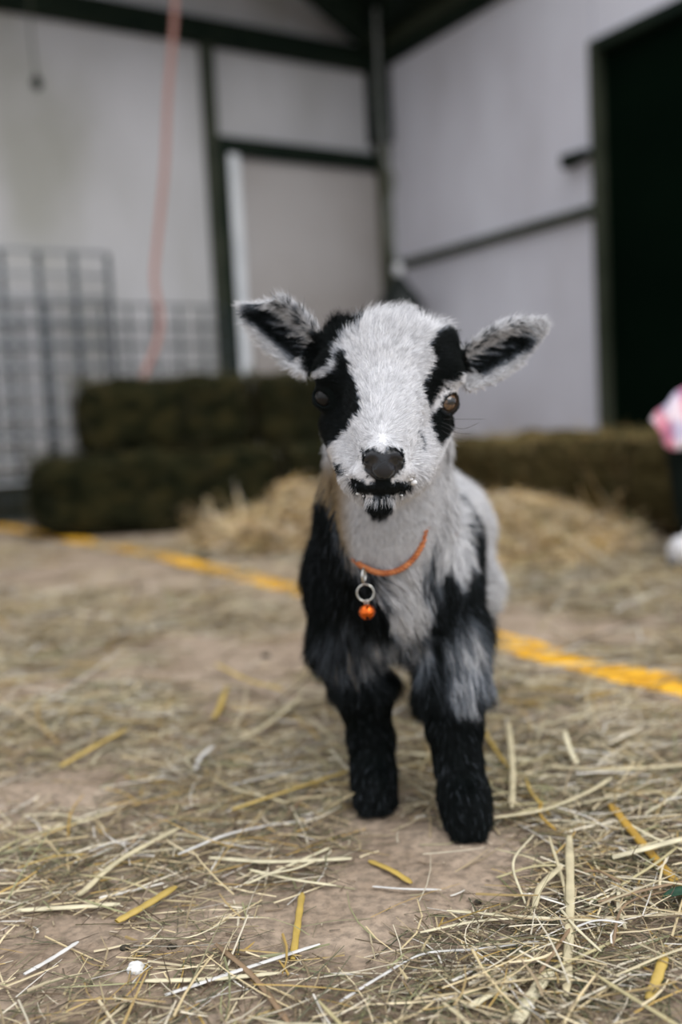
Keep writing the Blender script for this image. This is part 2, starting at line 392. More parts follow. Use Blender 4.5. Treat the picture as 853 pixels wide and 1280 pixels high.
# pink cord, heat lamp, hook
cordm = mat('faded_pink_rubber', (.42, .215, .18), .6)
pts = catmull([at(x, y, Y) for x, y, Y in [(221, -160, 4.35), (219, -60, 4.35), (218, 20, 4.35), (210, 120, 4.35), (206, 210, 4.35), (197, 300, 4.33), (193, 350, 4.3), (200, 395, 4.28), (196, 430, 4.25), (178, 476, 4.2), (172, 520, 4.15)]], 6)
o = link('hanging_cable', tube_mesh('hanging_cable', pts, .0125, 8), cordm)
o['label'] = 'faded pink cord hanging down over the pale left wall'; o['category'] = 'cord'
lc = at(499, 354, 5.2); lamp = thing('heat_lamp', 'black dome heat lamp hanging in the corner behind the goat head', 'lamp', lc)
blk = mat('black_enamel', (.004, .009, .007), .45)
prof = [(.018, .05), (.024, .035), (.035, .02), (.055, -.01), (.085, -.05), (.115, -.10), (.132, -.15), (.138, -.19), (.133, -.19), (.11, -.11), (.05, -.02), (.0, -.0)]
V = []; Q = []; sg = 28
for r_, z_ in prof:
    for k in range(sg): V.append((lc[0] + r_ * math.cos(2 * math.pi * k / sg), lc[1] + r_ * math.sin(2 * math.pi * k / sg), lc[2] + z_))
for i in range(len(prof) - 1):
    for k in range(sg): l = (k + 1) % sg; Q.append((i * sg + k, i * sg + l, (i + 1) * sg + l, (i + 1) * sg + k))
link('lamp_shade', np_mesh('lamp_shade', V, Q), blk, lamp)
link('lamp_socket', tube_mesh('lamp_socket', [lc + [0, 0, .03], lc + [0, 0, .045], lc + [0, 0, .09], lc + [0, 0, .1]], [.018, .026, .024, .012], 14), mat('white_porcelain', (.75, .76, .78), .3), lamp)
pts = catmull([lc + np.array([0, 0, .1])] + [at(x, y, 5.25) for x, y in [(494, 320), (489, 290), (484, 262), (491, 240), (493, 222), (484, 205), (479, 180), (474, 120), (472, 60), (470, 10)]], 6)
link('lamp_cord', tube_mesh('lamp_cord', pts, .009, 8), noisy('grey_cord', (.2, .22, .2), (.3, .31, .3), 20), lamp)
hk = at(46, 104, 4.2); t = thing('hanging_hook', 'small dark hook hanging by a string high on the left wall', 'hook', hk)
link('hook_weight', tube_mesh('hook_weight', [hk + [0, 0, .035], hk + [0, 0, .02], hk, hk - [0, 0, .02], hk - [0.008, 0, .028]], [.004, .017, .022, .017, .004], 10), steel, t)
link('string', tube_mesh('string', catmull([hk + [0, 0, .03], at(42, 70, 4.2), at(38, 30, 4.2), at(36, -40, 4.2)], 5), .004, 6), steel_mid, t)

# ------------------------------------------------------------------ hay bales
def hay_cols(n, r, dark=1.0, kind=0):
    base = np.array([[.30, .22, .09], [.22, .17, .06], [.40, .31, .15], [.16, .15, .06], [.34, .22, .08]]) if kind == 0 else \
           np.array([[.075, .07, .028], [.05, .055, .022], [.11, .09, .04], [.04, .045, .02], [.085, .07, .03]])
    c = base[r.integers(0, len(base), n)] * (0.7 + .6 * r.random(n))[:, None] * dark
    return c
hay_fiber = attr_mat('hay_fiber', rough=.75, spec=.2)
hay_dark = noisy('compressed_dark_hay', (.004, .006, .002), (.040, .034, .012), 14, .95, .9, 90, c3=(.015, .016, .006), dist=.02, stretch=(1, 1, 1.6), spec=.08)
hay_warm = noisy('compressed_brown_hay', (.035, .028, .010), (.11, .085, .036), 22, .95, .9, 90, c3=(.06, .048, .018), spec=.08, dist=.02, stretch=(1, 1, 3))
def bale(label, c, L, Dp, Hh, rz, material, kind, seed, dark=1.0, group=None, nf=2600):
    t = thing('hay_bale', label, 'hay bale', (c[0], c[1], c[2]), group)
    r = np.random.default_rng(seed); bm = bmesh.new(); bmesh.ops.create_cube(bm, size=1)
    bmesh.ops.subdivide_edges(bm, edges=bm.edges[:], cuts=22, use_grid_fill=True)
    co = np.array([v.co[:] for v in bm.verts]) * [L, Dp, Hh]; hs = np.array([L, Dp, Hh]) / 2; rad = .07
    q = np.clip(co, -(hs - rad), hs - rad); d = co - q; ln = np.linalg.norm(d, axis=1)
    nrm = d / np.maximum(ln, 1e-6)[:, None]; co = q + nrm * rad
    co += nrm * ((noise(co + seed, 7, seed) - .5) * .06 + (noise(co + seed, 30, seed) - .5) * .02)[:, None]
    co[:, 2] += Hh / 2; cs, sn = math.cos(rz), math.sin(rz); R = np.array([[cs, -sn, 0], [sn, cs, 0], [0, 0, 1]])
    for v, p in zip(bm.verts, co @ R.T): v.co = p
    me = bm_mesh('bale_core', bm, True); o = link('bale_core', me, material); o.parent = t
    # loose fibres
    a = np.array([L * Hh, L * Hh, Dp * Hh, Dp * Hh, L * Dp * 1.0]); f = r.choice(5, nf, p=a / a.sum()); u = r.uniform(-.49, .49, (nf, 2))
    N_ = np.array([[0, -1, 0], [0, 1, 0], [-1, 0, 0], [1, 0, 0], [0, 0, 1.0]])[f]; S = np.zeros((nf, 3))
    for k in range(5):
        m_ = f == k; n3 = N_[m_][:1]
        ax = [i for i in range(3) if abs(n3[0][i]) < .5] if m_.any() else [0, 1]
        S[np.ix_(m_, ax)] = u[m_] * np.array([L, Dp, Hh])[ax]; S[m_] += N_[m_] * (hs - .006)
    tang = r.normal(0, 1, (nf, 3)); tang -= N_ * (tang * N_).sum(1)[:, None]; D_ = tang / np.linalg.norm(tang, axis=1)[:, None] + N_ * r.uniform(-.05, .45, nf)[:, None]
    D_ /= np.linalg.norm(D_, axis=1)[:, None]; S[:, 2] += Hh / 2
    Vv, Qq, k = straw_arrays(S @ R.T, D_ @ R.T, r.uniform(.02, .09, nf), r.uniform(.0014, .004, nf), r.normal(0, .5, nf), 3, seed=seed)
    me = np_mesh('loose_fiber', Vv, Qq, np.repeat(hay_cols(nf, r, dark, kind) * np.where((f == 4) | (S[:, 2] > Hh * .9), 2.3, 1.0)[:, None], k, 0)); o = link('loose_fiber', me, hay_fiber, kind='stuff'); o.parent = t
    return t
ang_l = math.atan2(.53, .85) * .35
bh = .29
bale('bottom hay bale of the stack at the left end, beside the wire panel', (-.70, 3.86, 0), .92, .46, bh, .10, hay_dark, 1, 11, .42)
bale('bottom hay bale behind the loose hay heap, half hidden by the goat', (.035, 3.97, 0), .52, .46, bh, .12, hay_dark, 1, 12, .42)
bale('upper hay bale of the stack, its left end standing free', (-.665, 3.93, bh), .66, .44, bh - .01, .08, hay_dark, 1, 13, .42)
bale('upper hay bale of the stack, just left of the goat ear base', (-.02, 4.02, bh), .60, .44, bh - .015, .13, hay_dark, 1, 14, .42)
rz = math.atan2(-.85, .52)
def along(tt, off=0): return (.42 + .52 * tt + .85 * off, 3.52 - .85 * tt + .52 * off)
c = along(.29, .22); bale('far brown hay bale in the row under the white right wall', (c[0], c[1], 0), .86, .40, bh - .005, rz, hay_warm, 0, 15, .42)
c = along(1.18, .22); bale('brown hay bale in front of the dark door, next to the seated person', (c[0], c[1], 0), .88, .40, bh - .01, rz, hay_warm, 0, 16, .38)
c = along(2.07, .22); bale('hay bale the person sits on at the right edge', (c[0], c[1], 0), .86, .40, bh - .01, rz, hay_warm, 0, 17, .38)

palette = np.array([[.56, .46, .27], [.64, .55, .36], [.40, .29, .12], [.66, .60, .46], [.38, .30, .18], [.26, .20, .12], [.46, .31, .09], [.27, .27, .14], [.20, .15, .10], [.68, .65, .58]])
pw = np.array([.14, .14, .07, .13, .13, .14, .05, .06, .10, .06])
# loose hay heaps
def heap(label, c, rx, ry, h, n, seed, dark=1.0, lean=(0, 0)):
    r = np.random.default_rng(seed); t = thing('hay_heap', label, 'hay heap', (c[0], c[1], 0)); t['kind'] = 'stuff'
    u = r.uniform(-1, 1, (n * 2, 2)); u = u[(u ** 2).sum(1) < 1][:n]; n = len(u); rr = np.sqrt((u ** 2).sum(1)); hh = h * np.clip(1 - rr ** 1.6, 0, 1)
    lump = noise(np.c_[u * 3, u[:, :1] * 0], 1, seed); S = np.c_[u[:, 0] * rx, u[:, 1] * ry, hh * (.55 + .6 * lump) * r.uniform(.75, 1, n) + .002]
    a = r.uniform(0, 2 * math.pi, n); D_ = np.c_[np.cos(a), np.sin(a), r.normal(0.0, .25, n)]; D_ += np.array([lean[0], lean[1], 0]); D_ /= np.linalg.norm(D_, axis=1)[:, None]
    L_ = r.uniform(.05, .16, n); S -= D_ * (L_ * .5)[:, None]; S[:, 2] = np.maximum(S[:, 2], .004); low = S[:, 2] + D_[:, 2] * L_ < .004; D_[low, 2] = np.abs(D_[low, 2])
    Vv, Qq, k = straw_arrays(S, D_, L_, r.uniform(.0025, .0065, n), r.normal(0, .35, n), 3, seed=seed)
    me = np_mesh('loose_hay', Vv, Qq, np.repeat(palette[r.choice(len(palette), n, p=pw / pw.sum())] * r.uniform(.7, 1.25, n)[:, None] * dark * [1.0, .93, .85] * (.6 + .7 * lump)[:, None], k, 0)); o = link('loose_hay', me, hay_fiber, kind='stuff'); o.parent = t
    P, Q = ground_grid(-1, 1, -1, 1, 40, 40); q = np.sqrt((P ** 2).sum(1)); z = h * np.clip(1 - q ** 1.6, 0, 1) * .75 * (.6 + .5 * noise(np.c_[P * 3, P[:, :1] * 0], 1, seed)) - .006
    me = np_mesh('heap_core', np.c_[P[:, 0] * rx, P[:, 1] * ry, z], Q); o = link('heap_core', me, hay_warm, kind='stuff'); o.parent = t
    return t
g = ground(355, 690); heap('golden loose hay heaped before the bale stack, left of the goat', (g[0] + .03, g[1] + .22, 0), .34, .26, .20, 3600, 31, 1.15, (.5, -.3))
g = ground(640, 690); heap('golden loose hay strewn along the foot of the right bales', (g[0] - .02, g[1] + .25, 0), .40, .60, .15, 5200, 32, 1.1, (.6, 0))

# ------------------------------------------------------------------ straw on the ground
blobs = [(ground(455, 1130), .085, -1.0), (ground(470, 1028), .035, -1.3), (ground(590, 1062), .040, -1.6), (ground(530, 1060), .05, -.8), (ground(310, 830), .14, -.9), (ground(110, 715), .3, -.5), (ground(60, 1190), .05, -.3), (ground(60, 985), .07, -.6), (ground(330, 1060), .04, -.5), (ground(610, 1110), .06, -.6),
         (ground(770, 960), .2, 1.0), (ground(90, 910), .17, .8), (ground(350, 960), .12, .8), (ground(740, 1150), .12, .7), (ground(250, 1080), .09, .6), (ground(620, 1230), .07, .45), (ground(400, 880), .1, .3),
         (ground(240, 1230), .12, .35), (ground(700, 1270), .1, .5), (ground(800, 890), .1, -.3), (ground(720, 720), .35, .5), (ground(200, 740), .3, .1)]
def density(x, y):
    v = .26 + (noise(np.c_[x, y, x * 0], 7, 41) - .5) * 1.0 + (noise(np.c_[x, y, x * 0], 19, 42) - .5) * .4
    for c, r_, w in blobs: v = v + w * np.exp(-((x - c[0]) ** 2 + (y - c[1]) ** 2) / (2 * (r_ * .75) ** 2))
    return np.clip(v, .03, 1.25)
LN = np.array([-(lp[-1] - lp[0])[1], (lp[-1] - lp[0])[0]]); LN /= np.linalg.norm(LN)
def scatter(n, y0, y1, seed, p=1.0):
    r = np.random.default_rng(seed); out = []
    while sum(map(len, out)) < n:
        k = n * 3; y = y0 + (y1 - y0) * r.random(k) ** p; x = r.uniform(-1, 1, k) * (.22 + .50 * y)
        dl_ = np.abs((x - lp[0][0]) * LN[0] + (y - lp[0][1]) * LN[1]); online = (dl_ < .05) & (r.random(k) > .25) & ((x > .27) | (x < -.05))
        keep = (r.random(k) * 1.1 < density(x, y)) & ~online & (y < 3.45) & ((x - .42) * .85 + (y - 3.52) * .52 < -.05); out.append(np.c_[x, y][keep])
    return np.concatenate(out)[:n], r
def floor_straw(label, n, y0, y1, Lr, Wr, hmax, seed, p=1.0, segs=3, dark=1.0, pal=None):
    xy, r = scatter(n, y0, y1, seed, p); a = r.normal(.15, 1.0, n) + (r.random(n) < .35) * r.uniform(0, 3, n)
    L_ = Lr[0] + (Lr[1] - Lr[0]) * r.random(n) ** 1.8; dens = density(xy[:, 0], xy[:, 1])
    z = ground_h(xy) + .0012 + r.random(n) ** 2 * hmax * dens; D_ = np.c_[np.cos(a), np.sin(a), r.normal(0, .07, n) + (r.random(n) < .04) * r.uniform(.2, .7, n)]
    D_ /= np.linalg.norm(D_, axis=1)[:, None]; S = np.c_[xy, z]; S -= D_ * (L_ * .5)[:, None] * [1, 1, 0]
    low = D_[:, 2] < 0; S[low, 2] -= (D_[:, 2] * L_)[low]
    Vv, Qq, k = straw_arrays(S, D_, L_, r.uniform(Wr[0], Wr[1], n) * (1 + .0 * L_), r.normal(0, .22, n), segs, seed=seed)
    c = palette[r.choice(len(palette), n, p=pw / pw.sum())] * r.uniform(.65, 1.12, n)[:, None] * dark if pal is None else pal[r.integers(0, len(pal), n)] * r.uniform(.6, 1.2, n)[:, None]
    o = link('loose_straw', np_mesh('loose_straw', Vv, Qq, np.repeat(c, k, 0)), straw_m, kind='stuff'); o['label'] = label; o['category'] = 'straw'; return o
straw_m = attr_mat('straw_stalk', rough=.5, spec=.4)
floor_straw('fine pale straw littering the earth floor around the goat', 12500, .36, 1.5, (.012, .085), (.0007, .0021), .010, 51, .8)
floor_straw('coarse pale straw lying over the rear part of the floor', 9500, 1.2, 4.2, (.03, .17), (.002, .0045), .012, 52, 1.0, dark=.78)
olive = np.array([[.12, .12, .06], [.16, .12, .07], [.09, .06, .035], [.22, .20, .11], [.06, .07, .035]])
floor_straw('thin dark hay threads matted into the earth floor', 22000, .36, 1.9, (.010, .06), (.0004, .0011), .009, 53, .9, 2, pal=olive)
bits = np.array([[.4, .33, .22], [.2, .14, .09], [.5, .43, .32], [.12, .09, .06]])
floor_straw('tiny chaff crumbs pressed into the earth floor', 12000, .36, 1.6, (.002, .009), (.0006, .0018), .002, 54, .9, 1, pal=bits)

# single stalks that can be told apart: a split tube, hand placed
def stalk_mesh(pts, w, seed, fold=.35):
    pts = catmull(pts, 6) if len(pts) > 2 else np.linspace(pts[0], pts[1], 7); n = len(pts); r = np.random.default_rng(seed)
    T = np.gradient(pts, axis=0); T /= np.linalg.norm(T, axis=1)[:, None]; A = np.cross(T, [0, 0, 1.0]); A /= np.linalg.norm(A, axis=1)[:, None]; B = np.cross(A, T)
    V = []; ws = w * (1 + .10 * np.sin(np.arange(n) * 2.1 + seed)) ; ws[0] *= .7; ws[-1] *= .45
    for i in range(n):
        for k in range(8):
            t_ = 2 * math.pi * k / 8; V.append(pts[i] + A[i] * math.cos(t_) * ws[i] / 2 + B[i] * math.sin(t_) * ws[i] * fold / 2)
    Q = [(i * 8 + k, i * 8 + (k + 1) % 8, (i + 1) * 8 + (k + 1) % 8, (i + 1) * 8 + k) for i in range(n - 1) for k in range(8)]
    return np_mesh('straw_stalk', V, Q)
SMATS = {}
def smat(c):
    if c not in SMATS:
        d = tuple(v * .72 for v in c); SMATS[c] = noisy('stalk_%d' % len(SMATS), d, c, 60, .45, .2, 300, spec=.45, dist=.001, stretch=(1, 1, 1))
    return SMATS[c]
PALE, CREAM, GOLD, OCHRE, WHITE_, BROWN = (.60, .53, .34), (.70, .64, .44), (.52, .37, .09), (.46, .28, .04), (.68, .67, .64), (.28, .19, .11)
singles = [
    ([(764, 1006, .012), (800, 1050, .010), (853, 1112, .006), (880, 1140, .004)], .0085, OCHRE, 'bent ochre straw blade slanting in at the right edge'),
    ([(618, 1022, .012), (680, 1012, .015), (735, 990, .016), (765, 972, .020)], .0048, PALE, 'long pale straw stalk touching the goat front hoof'),
    ([(766, 1072, .010), (810, 1060, .016), (870, 1044, .014)], .0070, CREAM, 'broad cream straw lying across the ochre blade'),
    ([(712, 1045, .012), (713, 1130, .010), (708, 1245, .006)], .0068, PALE, 'upright-lying pale straw stalk pointing straight at the goat'),
    ([(645, 1280, .006), (668, 1240, .007), (690, 1212, .008)], .0085, CREAM, 'short wide cream stalk at the bottom beside the long stalk'),
    ([(588, 1258, .005), (620, 1238, .006), (645, 1220, .006)], .0055, CREAM, 'flat cream chip of straw near the bottom edge'),
    ([(425, 1252, .004), (480, 1218, .005), (530, 1192, .006), (600, 1186, .006), (682, 1175, .005)], .0026, WHITE_, 'thin white bent straw curving over the bare earth'),
    ([(146, 1152, .005), (185, 1130, .007), (220, 1108, .008)], .0080, GOLD, 'short golden straw blade on the left front floor'),
    ([(22, 1138, .004), (90, 1134, .005), (150, 1130, .005)], .0062, CREAM, 'pale straw lying level at the left front'),
    ([(262, 1072, .006), (340, 1077, .007), (440, 1073, .006)], .0056, CREAM, 'long cream straw lying level in front of the hooves'),
    ([(290, 1012, .008), (355, 990, .012), (440, 962, .012)], .0052, GOLD, 'golden straw stalk reaching to the left hoof'),
    ([(98, 1120, .006), (150, 1075, .010), (225, 1034, .010)], .0062, PALE, 'pale slanting straw at the left of the floor'),
    ([(0, 1068, .005), (70, 1038, .006), (142, 1014, .007)], .0040, PALE, 'long thin pale straw at the left edge'),
    ([(182, 1226, .004), (260, 1224, .005), (350, 1216, .005)], .0046, CREAM, 'thin level cream straw near the white shell chip'),
    ([(206, 1244, .003), (290, 1216, .006), (400, 1180, .006)], .0038, WHITE_, 'whitish straw crossing a level one at the bottom'),
    ([(30, 1218, .004), (65, 1198, .005), (98, 1177, .006)], .0042, WHITE_, 'short white straw at the bottom left'),
    ([(270, 1180, .007), (318, 1222, .006), (362, 1280, .004)], .0042, BROWN, 'brown straw slanting towards the bottom edge'),
    ([(366, 1200, .004), (373, 1150, .005), (378, 1116, .006)], .0052, GOLD, 'short amber straw standing end-on below the left hoof'),
    ([(462, 1076, .004), (490, 1088, .005), (515, 1104, .004)], .0058, GOLD, 'short olive-gold straw on bare earth below the hooves'),
    ([(466, 1108, .003), (505, 1111, .004), (552, 1112, .003)], .0026, WHITE_, 'thin pale straw on bare earth before the goat'),
    ([(812, 1250, .005), (822, 1222, .008), (832, 1192, .010)], .0070, GOLD, 'ochre straw piece at the bottom right corner'),
    ([(668, 1135, .006), (676, 1108, .016), (703, 1082, .016)], .0052, PALE, 'kinked pale straw loop right of the bare earth'),
    ([(687, 1046, .014), (706, 1110, .009), (710, 1160, .006)], .0026, PALE, 'thin buff straw leaning on the upright-lying stalk'),
    ([(636, 905, .03), (641, 960, .02), (640, 1010, .01)], .0062, PALE, 'thick pale straw behind the right front leg'),
    ([(600, 905, .012), (622, 940, .012), (640, 965, .008)], .0052, GOLD, 'golden straw stub behind the right front leg'),
    ([(690, 958, .012), (760, 962, .014), (870, 955, .012)], .0060, PALE, 'long pale straw lying level right of the goat'),
    ([(706, 914, .03), (712, 935, .022), (722, 955, .012)], .0062, CREAM, 'cream straw end sticking up right of the goat'),
    ([(496, 940, .008), (560, 945, .010), (680, 950, .008)], .0068, CREAM, 'broad cream straw passing behind both front legs'),
    ([(268, 898, .010), (276, 880, .012), (284, 858, .014)], .0075, GOLD, 'amber straw stub left of the goat on the floor'),
    ([(270, 830, .012), (310, 850, .016), (355, 862, .012)], .0068, GOLD, 'golden straw blade beside the goat shadow'),
    ([(244, 962, .008), (252, 945, .012), (268, 932, .014)], .0052, WHITE_, 'short whitish straw left of the left hoof'),
    ([(300, 925, .012), (335, 905, .014), (378, 870, .014)], .0065, PALE, 'pale straw slanting up towards the left leg'),
    ([(75, 958, .008), (120, 932, .012), (160, 910, .014)], .0070, GOLD, 'dull golden straw in the left hay patch'),
    ([(0, 905, .008), (60, 896, .010), (120, 880, .012)], .0068, PALE, 'straw lying level at the left edge of the hay patch'),
]
for k, (pp, w, c, lab) in enumerate(singles):
    P3 = [ground(x, y, z) for x, y, z in pp]
    me = stalk_mesh(P3, w, k); o = link('straw_stalk', me, smat(c)); o['label'] = lab; o['category'] = 'straw'
# further single stalks, scattered
xy, r = scatter(262, .46, 1.5, 61, .9)
cols_ = [PALE, CREAM, GOLD, OCHRE, WHITE_, BROWN, (.50, .44, .24), (.58, .52, .36)]
cw = np.array([.2, .14, .04, .02, .05, .2, .2, .15])
for k in range(262):
    a = r.normal(.2, .9); L_ = r.uniform(.035, .12); d = np.array([math.cos(a), math.sin(a)]); s = xy[k] - d * L_ / 2; z0, z1 = r.uniform(.003, .012), r.uniform(.003, .012)
    nrm = np.array([-d[1], d[0]]) * r.normal(0, .09) * L_
    P3 = [np.r_[s, z0], np.r_[xy[k] + nrm, max(z0, z1) + .001], np.r_[s + d * L_, z1]]
    o = link('straw_stalk', stalk_mesh(P3, r.uniform(.0014, .0036), k), smat(cols_[r.choice(len(cols_), p=cw)]))
    o['label'] = 'loose straw stalk lying among the litter on the earth floor'; o['category'] = 'straw'; o['group'] = 'scattered straw stalks'
# white chip on the ground
g = ground(170, 1216); bm = bmesh.new(); bmesh.ops.create_icosphere(bm, subdivisions=3, radius=1)
for v in bm.verts:
    q = np.array(v.co[:])[None]; k = 1 + .5 * (noise(q + 5, 2.2, 4)[0] - .5); v.co = Vector((g[0] + v.co.x * .0058 * k, g[1] + v.co.y * .0062 * k, .003 + v.co.z * .0036 * k))
o = link('white_chip', bm_mesh('white_chip', bm, True), noisy('chalky_chip', (.5, .5, .48), (.85, .86, .85), 200, .8)); o['label'] = 'small white chalky chip on the earth at the bottom left'; o['category'] = 'chip'

for k, (x, y, rr) in enumerate([(156, 1188, .0034), (216, 1187, .0036), (742, 1130, .0030), (598, 1130, .0028), (333, 822, .0065)]):
    g = ground(x, y); bm = bmesh.new(); bmesh.ops.create_icosphere(bm, subdivisions=2, radius=rr)
    for v in bm.verts:
        q = 1 + .5 * (noise(np.array(v.co[:])[None] * 300 + k, 1, 4)[0] - .5); v.co = Vector((g[0] + v.co.x * q * 1.2, g[1] + v.co.y * q, rr * .5 + v.co.z * .7 * q))
    o = link('dirt_crumb', bm_mesh('dirt_crumb', bm, True), noisy('dark_crumb', (.02, .02, .014), (.06, .05, .035), 300, .9))
    o['label'] = ['dark round crumb left of the white chip', 'dark round crumb just right of and above the white chip', 'greenish crumb right of the long upright stalk', 'dark crumb on the bare earth below the hooves', 'dark crumb on the bare patch left of the goat chest'][k]; o['category'] = 'crumb'
# green leaf at the right edge
bm = bmesh.new(); g = ground(850, 1134); rows_ = []
for i in range(9):
    t_ = i / 8; wv = .0065 * math.sin(math.pi * (.06 + .90 * t_)) ** .8
    rows_.append([bm.verts.new((g[0] - .012 + .030 * t_, g[1] + s_ * wv, .006 + .004 * math.sin(t_ * 3) + abs(s_) * .0025)) for s_ in (-1, -.5, 0, .5, 1)])
for i in range(8):
    for k in range(4): bm.faces.new((rows_[i][k], rows_[i][k + 1], rows_[i + 1][k + 1], rows_[i + 1][k]))
o = link('green_leaf', bm_mesh('green_leaf', bm, True), noisy('leaf_green', (.01, .04, .025), (.03, .08, .04), 200, .6)); md = o.modifiers.new('thickness', 'SOLIDIFY'); md.thickness = .0005
o['label'] = 'small dark green leaf on the straw at the right edge'; o['category'] = 'leaf'
# ------------------------------------------------------------------ the goat kid
def A_(px, py, Y): return at(px, py, Y)
def pr(r, Y): return r * Y / F
G = Sculpt((-.14, .62, -.01), (.19, 1.32, .46), .002)
def gc(a, b, k=.012, op='u'): G.cone(A_(*a[:3]), A_(*b[:3]), pr(a[3], a[2]), pr(b[3], b[2]), k, op)
def ge(c, r, k=.01, op='u', rot=None): G.ell(A_(*c), [pr(r[0], c[2]), pr(r[1], c[2]), pr(r[2], c[2])], k, rot, op)
# trunk and hindquarters
gc((500, 698, .985, 88), (528, 674, 1.165, 80), .03)
ge((534, 664, 1.20), (76, 70, 72), .03)
gc((505, 735, 1.13, 50), (524, 812, 1.150, 24), .02); gc((524, 812, 1.150, 22), (531, 850, 1.19, 14), .01); gc((531, 850, 1.19, 13), (531, 886, 1.165, 13), .008)
gc((572, 730, 1.13, 50), (576, 815, 1.160, 24), .02); gc((576, 815, 1.160, 22), (582, 850, 1.20, 14), .01); gc((582, 850, 1.20, 13), (582, 884, 1.175, 13), .008)
gc((540, 640, 1.27, 12), (541, 620, 1.295, 9), .012)
# chest, shoulders, neck
ge((488, 735, .915), (76, 60, 80), .03)
gc((446, 668, .94, 46), (433, 720, .935, 42), .03); gc((433, 720, .935, 42), (432, 795, .925, 38), .025)
gc((548, 680, .95, 50), (560, 790, .905, 42), .025)
gc((486, 560, .855, 70), (484, 645, .878, 72), .02); gc((484, 645, .878, 72), (490, 720, .895, 74), .03)
# front legs
Lg = [(433, 790, .925, 37), (455, 862, .930, 32), (464, 925, .930, 24), (467, 965, .920, 23), (469, 996, .908, 27)]
Rg = [(561, 790, .905, 42), (565, 855, .890, 38), (568, 905, .878, 31), (573, 950, .866, 25), (580, 995, .854, 27), (585, 1024, .846, 29)]
for L in (Lg, Rg):
    for a, b in zip(L[:-1], L[1:]): gc(a, b, .014)
for (x, y) in ((470, 1022), (588, 1054), (531, 905), (582, 903)):      # cloven hooves on the ground
    g = ground(x, y); s = 1.0 if y > 950 else .72
    for sd in (-1, 1):
        G.cone([g[0] + sd * .0065 * s, g[1] + .006, .008 * s], [g[0] + sd * .0055 * s, g[1] + .018 * s, .026 * s], .0085 * s, .0105 * s, .004)
    G.cone([g[0], g[1] + .016 * s, .018 * s], [g[0], g[1] + .022 * s, .034 * s], .012 * s, .014 * s, .01)
# head
ge((487, 459, .790), (78, 72, 54), .012)
ge((487, 440, .775), (56, 42, 34), .015)
ge((428, 434, .795), (24, 26, 22), .016); ge((547, 438, .795), (24, 26, 22), .016)
for x, y in ((418, 466), (553, 470)): ge((x, y, .770), (25, 22, 24), .014)
gc((484, 492, .762, 56), (480, 565, .700, 31), .016)
for x, q in ((437, 449), (530, 513)): gc((x, 528, .785, 36), (q, 590, .725, 25), .014)
gc((481, 560, .815, 62), (477, 606, .722, 30), .016)
ge((478, 592, .698), (40, 20, 17), .010)
ge((477, 606, .697), (33, 16, 9), .006)
ge((475, 625, .704), (17, 16, 12), .006)
ge((479, 573, .682), (25, 12, 17), .008)
ge((480, 588, .680), (10, 8, 12), .005)
for sd, x in ((-1, 465), (1, 494)):
    pa, pb, pc = G.surf(x, 578, .62, .8), G.surf(x + sd * 7, 585, .62, .8), G.surf(x + sd * 3, 589, .62, .8)
    G.cone(pa + [0, -.0005, 0], pb, .0036, .0026, .002, 's'); G.cone(pb, pc, .0022, .0018, .002, 's')
gc((477, 594, .671, 1.8), (477, 604, .676, 1.6), .001, 's')
for a, b in (((436, 600, .697), (455, 609, .684)), ((455, 609, .684), (478, 613, .680)), ((478, 613, .680), (500, 608, .684)), ((500, 608, .684), (515, 600, .695))):
    G.cone(A_(*a), A_(*b), .0022, .0022, .002, 's')
EYE = {1: A_(556.5, 503, .7685), -1: A_(408, 497, .772)}; ER = .0090
for sd in (1, -1):
    G.cone(EYE[sd], EYE[sd], ER + .0022, ER + .0022, .006)
    for q in (-1, 0, 1): G.cone(EYE[sd] + [sd * (.0045 + q * .0030), -.0055, q * .0026], EYE[sd] + [sd * (.0060 + q * .0034), -.012, q * .0030], .0046 - abs(q) * .0006, .0056, .0015, 's')
# ears: thin cupped leaves, open to the front
EARS = []
def ear(base, tip, wmax, sd, face):
    a = A_(*base); b = A_(*tip); ax = b - a; L = np.linalg.norm(ax); ax /= L
    n = np.array(face, float); n -= ax * n.dot(ax); n /= np.linalg.norm(n); s = np.cross(n, ax)
    if s[2] < 0: s = -s
    EARS.append((a, ax, s, n, L, wmax, sd)); R = L * .5 + .02; mid = (a + b) / 2
    sl, P = G.box(mid - R - .01, mid + R + .01); Q = P - a; t = (Q @ ax) / L; u = Q @ s; h = Q @ n
    tt = np.clip(t, 0, 1); Wt = wmax * (.80 + .85 * tt - .85 * tt ** 2) * np.clip(1.0 - tt ** 3.0, 0, 1) ** .55; Wt = np.maximum(Wt, .0015)
    cup = .011 * (1 - .6 * tt) * (u / wmax) ** 2 * 1.6 - .012 * np.sin(np.pi * np.clip(tt, 0, 1)) * .5
    th = .0021 * (1 - .35 * tt)
    d = np.maximum(np.abs(h - cup) - th, np.maximum(np.abs(u) - Wt, np.maximum(-t, t - 1) * L)) * .8
    G.put(sl, d.astype(np.float32), .007)
ear((399, 450, .800), (297, 362, .790), .0200, -1, (-.10, -1, -.25))
ear((572, 466, .800), (684, 402, .790), .0180, 1, (.05, -1, -.25))
GV, GF = G.mesh()

